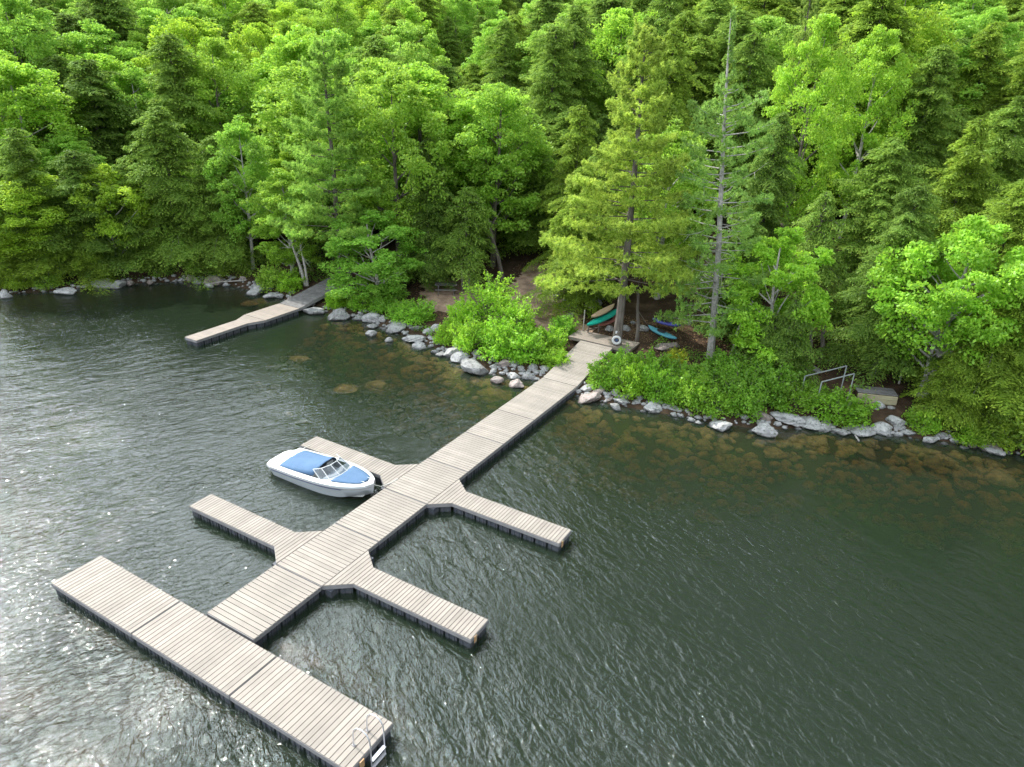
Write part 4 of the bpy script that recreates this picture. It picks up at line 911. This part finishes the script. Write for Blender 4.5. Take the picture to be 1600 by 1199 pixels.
shl = [ # px base, py base, radius m, height m, colour, label
 (765, 516, 2.5, 3.9, BR, 'tallest bright lime shrub in the clump left of the pier', 4),
 (722, 520, 1.8, 2.5, BR, 'lime shrub at the left end of the bright clump', 0),
 (805, 530, 1.9, 3.0, BR, 'lime shrub right of the tallest one in the bright clump', 4),
 (738, 545, 1.8, 2.2, (1.05, 1.2, .8), 'low lime shrub above the biggest boulder', 1),
 (780, 552, 1.8, 2.1, (1.0, 1.2, .85), 'front shrub of the bright clump above the pointed boulder', 2),
 (820, 558, 1.7, 1.7, (.95, 1.15, .85), 'shrub in the bright clump above the small pale boulders', 3),
 (858, 545, 1.5, 1.5, (1.05, 1.2, .85), 'shrub of the bright clump closest to the pier ramp', 0),
 (868, 570, 1.1, 1.1, BR, 'small yellow-green shrub hanging at the left pier edge', 1),
 (700, 535, 1.3, 1.3, (1.2, 1.3, .8), 'low shrub above the two small round boulders', 2),
 (880, 522, 1.2, 1.2, (.9, 1.15, 1.0), 'cool green shrub at the left end of the platform', 3),
 (650, 500, 1.9, 1.5, (.9, 1.1, .9), 'round green shrub left of the clearing', 0),
 (628, 497, 1.4, 1.2, (.85, 1.05, .9), 'darker shrub tucked left of the round green one', 1),
 (455, 452, 1.7, 1.6, (1.1, 1.2, .8), 'shrub left of the grey ramp by the twin birch', 1),
 (425, 448, 1.6, 1.8, LG, 'shrub above the rounded pale boulder by the grey ramp', 2),
 (525, 478, 1.2, 1.1, (1.1, 1.2, .8), 'small shrub under the right edge of the grey ramp', 3),
 (565, 480, 1.5, 1.5, (.95, 1.1, .9), 'shrub below the leafy bank tree', 0),
 (600, 483, 1.4, 1.4, (.9, 1.1, 1.0), 'shrub at the foot of the bank tree, right side', 2),
 (945, 600, 1.4, 1.3, (1.0, 1.2, .85), 'shrub touching the right side of the pier ramp', 0),
 (975, 585, 1.7, 1.4, (.95, 1.2, .85), 'rounded shrub below the yellow-green pine trunk', 1),
 (985, 612, 1.5, 1.2, (1.1, 1.25, .8), 'front shrub above the flat sloping slab', 2),
 (1020, 600, 1.7, 1.3, (.9, 1.1, .85), 'green shrub below the light blue kayak', 3),
 (1030, 622, 1.4, 1.2, (.95, 1.2, .85), 'front shrub behind the tall pointed boulder', 0),
 (1065, 605, 1.7, 1.3, (.85, 1.05, .85), 'shrub left of the gaunt pine foot', 1),
 (1075, 632, 1.6, 1.3, (1.0, 1.15, .85), 'front shrub over the small waterline stones', 2),
 (1110, 615, 1.7, 1.4, (.85, 1.05, .85), 'shrub at the foot of the gaunt pine', 3),
 (1120, 640, 1.6, 1.2, (.95, 1.1, .85), 'front shrub above the broad boulder in the water', 0),
 (1155, 620, 1.7, 1.4, (.8, 1.0, .85), 'green shrub right of the gaunt pine foot', 1),
 (1160, 642, 1.5, 1.2, (.85, 1.05, .85), 'front shrub left of the large wedge boulder', 2),
 (1200, 625, 1.7, 1.4, (.8, 1.0, .85), 'dusky shrub behind the large wedge boulder', 3),
 (1240, 635, 1.7, 1.4, (.95, 1.1, .85), 'shrub over the long low dark slab', 0),
 (1270, 626, 1.3, 1.0, (1.0, 1.15, .85), 'shrub at the foot of the handrails', 1),
 (1315, 652, 1.9, 1.5, (.95, 1.15, .8), 'round bright shrub in front of the handrails', 1),
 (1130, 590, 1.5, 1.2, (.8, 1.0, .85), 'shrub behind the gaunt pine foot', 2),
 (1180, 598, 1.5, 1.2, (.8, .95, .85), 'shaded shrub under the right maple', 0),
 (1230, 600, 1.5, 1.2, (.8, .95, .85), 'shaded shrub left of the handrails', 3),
 (1440, 668, 1.4, 1.2, (1.05, 1.2, .85), 'shrub right of the gap below the retaining wall', 0),
 (1520, 690, 1.4, 1.1, (1.1, 1.2, .85), 'low shrub above the flat far right boulder', 2),
 (1590, 700, 1.6, 2.1, YG, 'shrub hanging over the water at the far right', 3),
 (1055, 575, 1.0, .9, (1.5, 1.1, .6), 'yellowish shrub between the blue kayak and gaunt pine', 2),
 (30, 448, 1.8, 1.6, YG, 'yellow-green shrub at the waterline, far left', 0), (75, 447, 1.7, 1.4, LG, 'shrub above the lone left boulders', 1),
]
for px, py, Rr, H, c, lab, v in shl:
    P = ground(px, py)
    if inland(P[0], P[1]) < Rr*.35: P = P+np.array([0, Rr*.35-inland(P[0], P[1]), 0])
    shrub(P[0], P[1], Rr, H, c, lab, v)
# ferns and seedlings of the forest edge: uncountable ground cover
r = np.random.default_rng(9); C = []
x = r.uniform(-50, 32, 60000); d = r.uniform(.6, 9, 60000); y = shore(x)+d; keep = (clear_d(x, y) > .4) & (vnoise(x*1.7, y*1.9)+vnoise(x*.7, y*.5) > .1) & ~((x > -1.3) & (x < 4.6) & (y > 30) & (y < 39)) & ~((x > 15.5) & (x < 21) & (y < 37))
keep &= ~((x > -.1) & (x < 2.6) & (y < 34)) & ~((x > -25.1) & (x < -22.5))
x, y = x[keep], y[keep]; C = np.stack([x, y, terr(x, y)+r.uniform(.03, .35, len(x))], -1); V, F = rand_leaves(r, C, .07, .8)
o = link('undergrowth', mesh_np('undergrowth', V, F, M_leaf, False, r.uniform(0, .5, len(F)))); o.color = (.7, .85, .9, 1); tag(o, 'low green seedlings and ferns on the forest edge', 'undergrowth', kind='stuff')
r = np.random.default_rng(19); x = r.uniform(-18, 16, 26000); y = r.uniform(30, 50, 26000); k_ = (clear_d(x, y) < .8) | ((x > -1) & (inland(x, y) > 1.5) & (inland(x, y) < 12) & ~((x < 4.4) & (y < 33.6))); x, y = x[k_], y[k_]
C = np.stack([x, y, terr(x, y)+.035], -1); V, F = rand_leaves(r, C, .05, 3); M_lit = pmat('dead_leaf', (.28, .17, .09), .9)
tag(link('leaf_litter', mesh_np('leaf_litter', V, F, M_lit)), 'dead brown leaves scattered on the path', 'leaf litter', kind='stuff')

# ------------------------------------------------------------------ small things on shore
def kayak(p0, p1, wd, mat, label, name='kayak', lift=.0, cockpit=True, roll=0, hh=.3):
    p0, p1 = Vector(p0), Vector(p1); L = (p1-p0).length; d = p1-p0; root = empty(name, (p0+p1)/2); root.rotation_euler = (roll, -math.asin(d.z/L), math.atan2(d.y, d.x)); tag(root, label, name, 'kayaks and canoes stored by the pier')
    m = MB(); rings = []
    for i in range(17):
        t = -1+2*i/16; b_ = wd/2*(1-abs(t)**2.4)**.8+.01; x = t*L/2; rk = .10*abs(t)**3
        rings.append([(x, b_*math.cos(a), hh*.5*math.sin(a)*(1 if math.sin(a) < 0 else .7)*(1-.5*abs(t)**4)+rk+hh*.5) for a in np.linspace(0, 2*math.pi, 13)[:-1]])
    m.loft(rings, cap=True); m.build('hull', mat, root, True)
    if cockpit:
        m = MB(); m.tube([(.35*math.cos(a)-.1, .2*math.sin(a), hh*.86+.02) for a in np.linspace(0, 2*math.pi, 17)], .022, 6); m.build('cockpit_rim', M_black, root, True)
        m = MB(); m.prism([(.33*math.cos(a)-.1, .18*math.sin(a)) for a in np.linspace(0, 2*math.pi, 17)[:-1]], hh*.8, hh*.87); m.build('cockpit', M_black, root)
    return root
M_teal = pmat('teal_plastic', (.0, .22, .17), .35, (.01, .25, .2), 2); M_red = pmat('faded_red_hull', (.28, .10, .08), .5, (.22, .09, .075), 3); M_tan = pmat('tan_hull', (.40, .29, .20), .5)
M_pur = pmat('violet_blue_plastic', (.055, .06, .28), .6); M_lb = pmat('light_blue_plastic', (.06, .25, .33), .6, (.08, .28, .36), 2)
def G(px, py, dz=0): p = ground(px, py); return (p[0], p[1], float(terr(p[0], p[1]))+dz)
def Gz(px, py, z): return tuple(ground(px, py, z))
kayak(Gz(917, 513, 2.0), Gz(968, 487, 2.45), .78, M_teal, 'teal green canoe upside down on the log rack', 'canoe', cockpit=False)
kayak(Gz(936, 513, 1.65), Gz(970, 494, 2.1), .7, M_red, 'faded red kayak on the rack below the teal canoe')
kayak(Gz(924, 500, 2.35), Gz(960, 480, 2.75), .6, M_tan, 'tan canoe stacked behind the teal one', 'canoe', cockpit=False)
kayak(G(1012, 517, .15), G(1056, 536, .1), .72, M_lb, 'light blue kayak lying on the slab right of the pier')
kayak(G(1018, 510, .35), G(1062, 520, .3), .72, M_pur, 'violet kayak lying behind the light blue one')
rk_ = empty('kayak_rack', G(945, 505)); tag(rk_, 'rough log rack holding the canoes and red kayak', 'rack')
B_ = Vector(rk_.location)
for px, py, z in ((928, 508, 1.9), (960, 492, 2.3)):
    P = Vector(Gz(px, py, z))-B_
    for s in (-.5, .5): MB().tube([(P.x+s*.4, P.y+s, -.4), (P.x+s*.4, P.y+s, P.z+.3)], .05, 6).build('post', M_bark, rk_, True)
    MB().tube([(P.x-.26, P.y-.65, P.z-.28), (P.x+.26, P.y+.65, P.z-.28)], .045, 6).build('rail', M_bark, rk_, True)
# pole with line at platform corner
P = G(911, 520); m = MB(); m.tube([(0, 0, -.2), (0, 0, 1.7)], .04, 6); tag(m.build('rope_post', M_birch, None, True, loc=P), 'slim pale post at the left corner of the shore platform', 'post')
# life ring on the pine trunk, facing the lake
PYT = [p for p in placed if p['kind'] == 'PY'][0]
dirc = Vector((CAM[0]-PYT['x'], CAM[1]-PYT['y'], 0)).normalized(); lz = Gz(957, 531, 2.2)
tz = (CAM+ray(957, 531)*((np.hypot(PYT['x']-CAM[0], PYT['y']-CAM[1])-.4)/np.hypot(*ray(957, 531)[:2])))[2]
lr = empty('life_ring', (PYT['x']+dirc.x*.42, PYT['y']+dirc.y*.42, tz), math.atan2(dirc.y, dirc.x)); tag(lr, 'white life ring hanging on the yellow-green pine trunk', 'life ring')
m = MB(); m.loft([[(.055*math.cos(b_), (.25+.085*math.sin(b_))*math.cos(a), (.25+.085*math.sin(b_))*math.sin(a)) for b_ in np.linspace(0, 2*math.pi, 11)[:-1]] for a in np.linspace(0, 2*math.pi, 29)]); m.build('ring', M_gel, lr, True)
m = MB(); m.tube([(-.03, 0, 0), (.03, 0, 0)], .1, 12); m.build('hub', M_navy, lr, True)
m = MB(); m.box((-.02, 0, 0), (.03, .26, .2)); sg = m.build('notice_board', M_gel, None, loc=(PYT['x']+dirc.x*.38, PYT['y']+dirc.y*.38, tz+.55), rot=(0, 0, math.atan2(dirc.y, dirc.x)), bevel=.01); tag(sg, 'small white plate above the life ring on the pine', 'sign')
# picnic table
P = G(697, 458); pt = empty('picnic_table', P, R(35)); tag(pt, 'weathered grey picnic table in the shaded clearing', 'picnic table')
m = MB(); [m.box((0, -.3+.15*i, .76), (1.85, .135, .04)) for i in range(5)]; m.build('table_top', M_deckold, pt)
for s in (-1, 1):
    m = MB(); [m.box((0, s*(.62+.14*i), .45), (1.85, .125, .04)) for i in range(2)]; m.build('bench_seat', M_deckold, pt)
    m = MB(); m.bar((s*.65, -.68, 0), (s*.65, -.25, .73), .05, .1); m.bar((s*.65, .68, 0), (s*.65, .25, .73), .05, .1); m.bar((s*.65, -.78, .40), (s*.65, .78, .40), .05, .09); m.build('leg_frame', M_deckold, pt)
# wooden steps' handrails and the timber retaining wall
M_rail = pmat('grey_weathered_rail', (.24, .26, .26), .7, (.19, .21, .21), 4); M_tim = pmat('pale_timber', (.33, .30, .19), .8, (.24, .215, .14), 2, stretch=(1, 1, 6))
def rail(pa, pb, z, label):
    A_ = Vector(Gz(pa[0], pa[1], z)); Bv = Vector(Gz(pb[0], pb[1], z+.3)); root = empty('handrail', Bv-Vector((0, 0, 1.0))); tag(root, label, 'handrail', 'handrails of the wooden steps'); o_ = Vector(root.location)
    MB().bar(A_-o_, Bv-o_, .07, .045).build('top_rail', M_rail, root)
    for p in (Bv, A_):
        g0 = float(terr(p.x, p.y)); MB().bar((p.x-o_.x, p.y-o_.y, min(g0-.1, p.z-.9)-o_.z), Vector((p.x-o_.x, p.y-o_.y, p.z-.03-o_.z)),   .07, .07).build('post', M_rail, root)
rail((1258, 588), (1323, 572), 2.35, 'upper grey handrail rising beside the wooden steps')
rail((1284, 597), (1335, 584), 2.25, 'lower grey handrail nearer the round bright shrub')
A_ = Vector(G(1337, 628)); Bv = Vector(G(1400, 634)); z_ = (A_.z+Bv.z)/2; rw = empty('retaining_wall', (A_.x, A_.y, z_)); tag(rw, 'pale timber retaining wall holding the landing at the right shore', 'retaining wall')
d_ = (Bv-A_); d_.z = 0; Lw = d_.length; rw.rotation_euler = (0, 0, math.atan2(d_.y, d_.x))
for i in range(3): MB().box((Lw/2, 0, -.12+.27*i), (Lw-.02*i, .1, .26)).build('timber_board', M_tim, rw, bevel=.01)
m = MB()
for i in range(7): m.box((Lw/2, .12+.16*i, .60), (Lw, .145, .035))
m.build('landing_boards', M_deckold, rw); MB().box((Lw/2, .6, .2), (Lw-.1, .95, .74)).build('fill', mg, rw)
# driftwood branch at left shore
A_ = Vector(Gz(322, 445, .25)); Bv = Vector(Gz(388, 438, .35)); m = MB(); q = Bv-A_
m.tube([(0, 0, 0), q*.3+Vector((0, 0, .12)), q*.6+Vector((0, .1, .05)), q], [.02, .04, .05, .06], 6); m.tube([q*.3+Vector((0, 0, .12)), q*.1+Vector((.2, .3, .2))], [.03, .01], 5)
tag(m.build('driftwood_branch', M_dead, None, True, loc=A_), 'bleached fallen branch lying over the left shore boulders', 'branch')
A_ = Vector(Gz(1336, 680, .05)); Bv = Vector(Gz(1342, 689, .05)); m = MB(); m.tube([(0, 0, 0), Bv-A_], .05, 6); tag(m.build('driftwood_stick', M_dead, None, True, loc=A_), 'short white stick floating at the shore by the round bright shrub', 'stick')
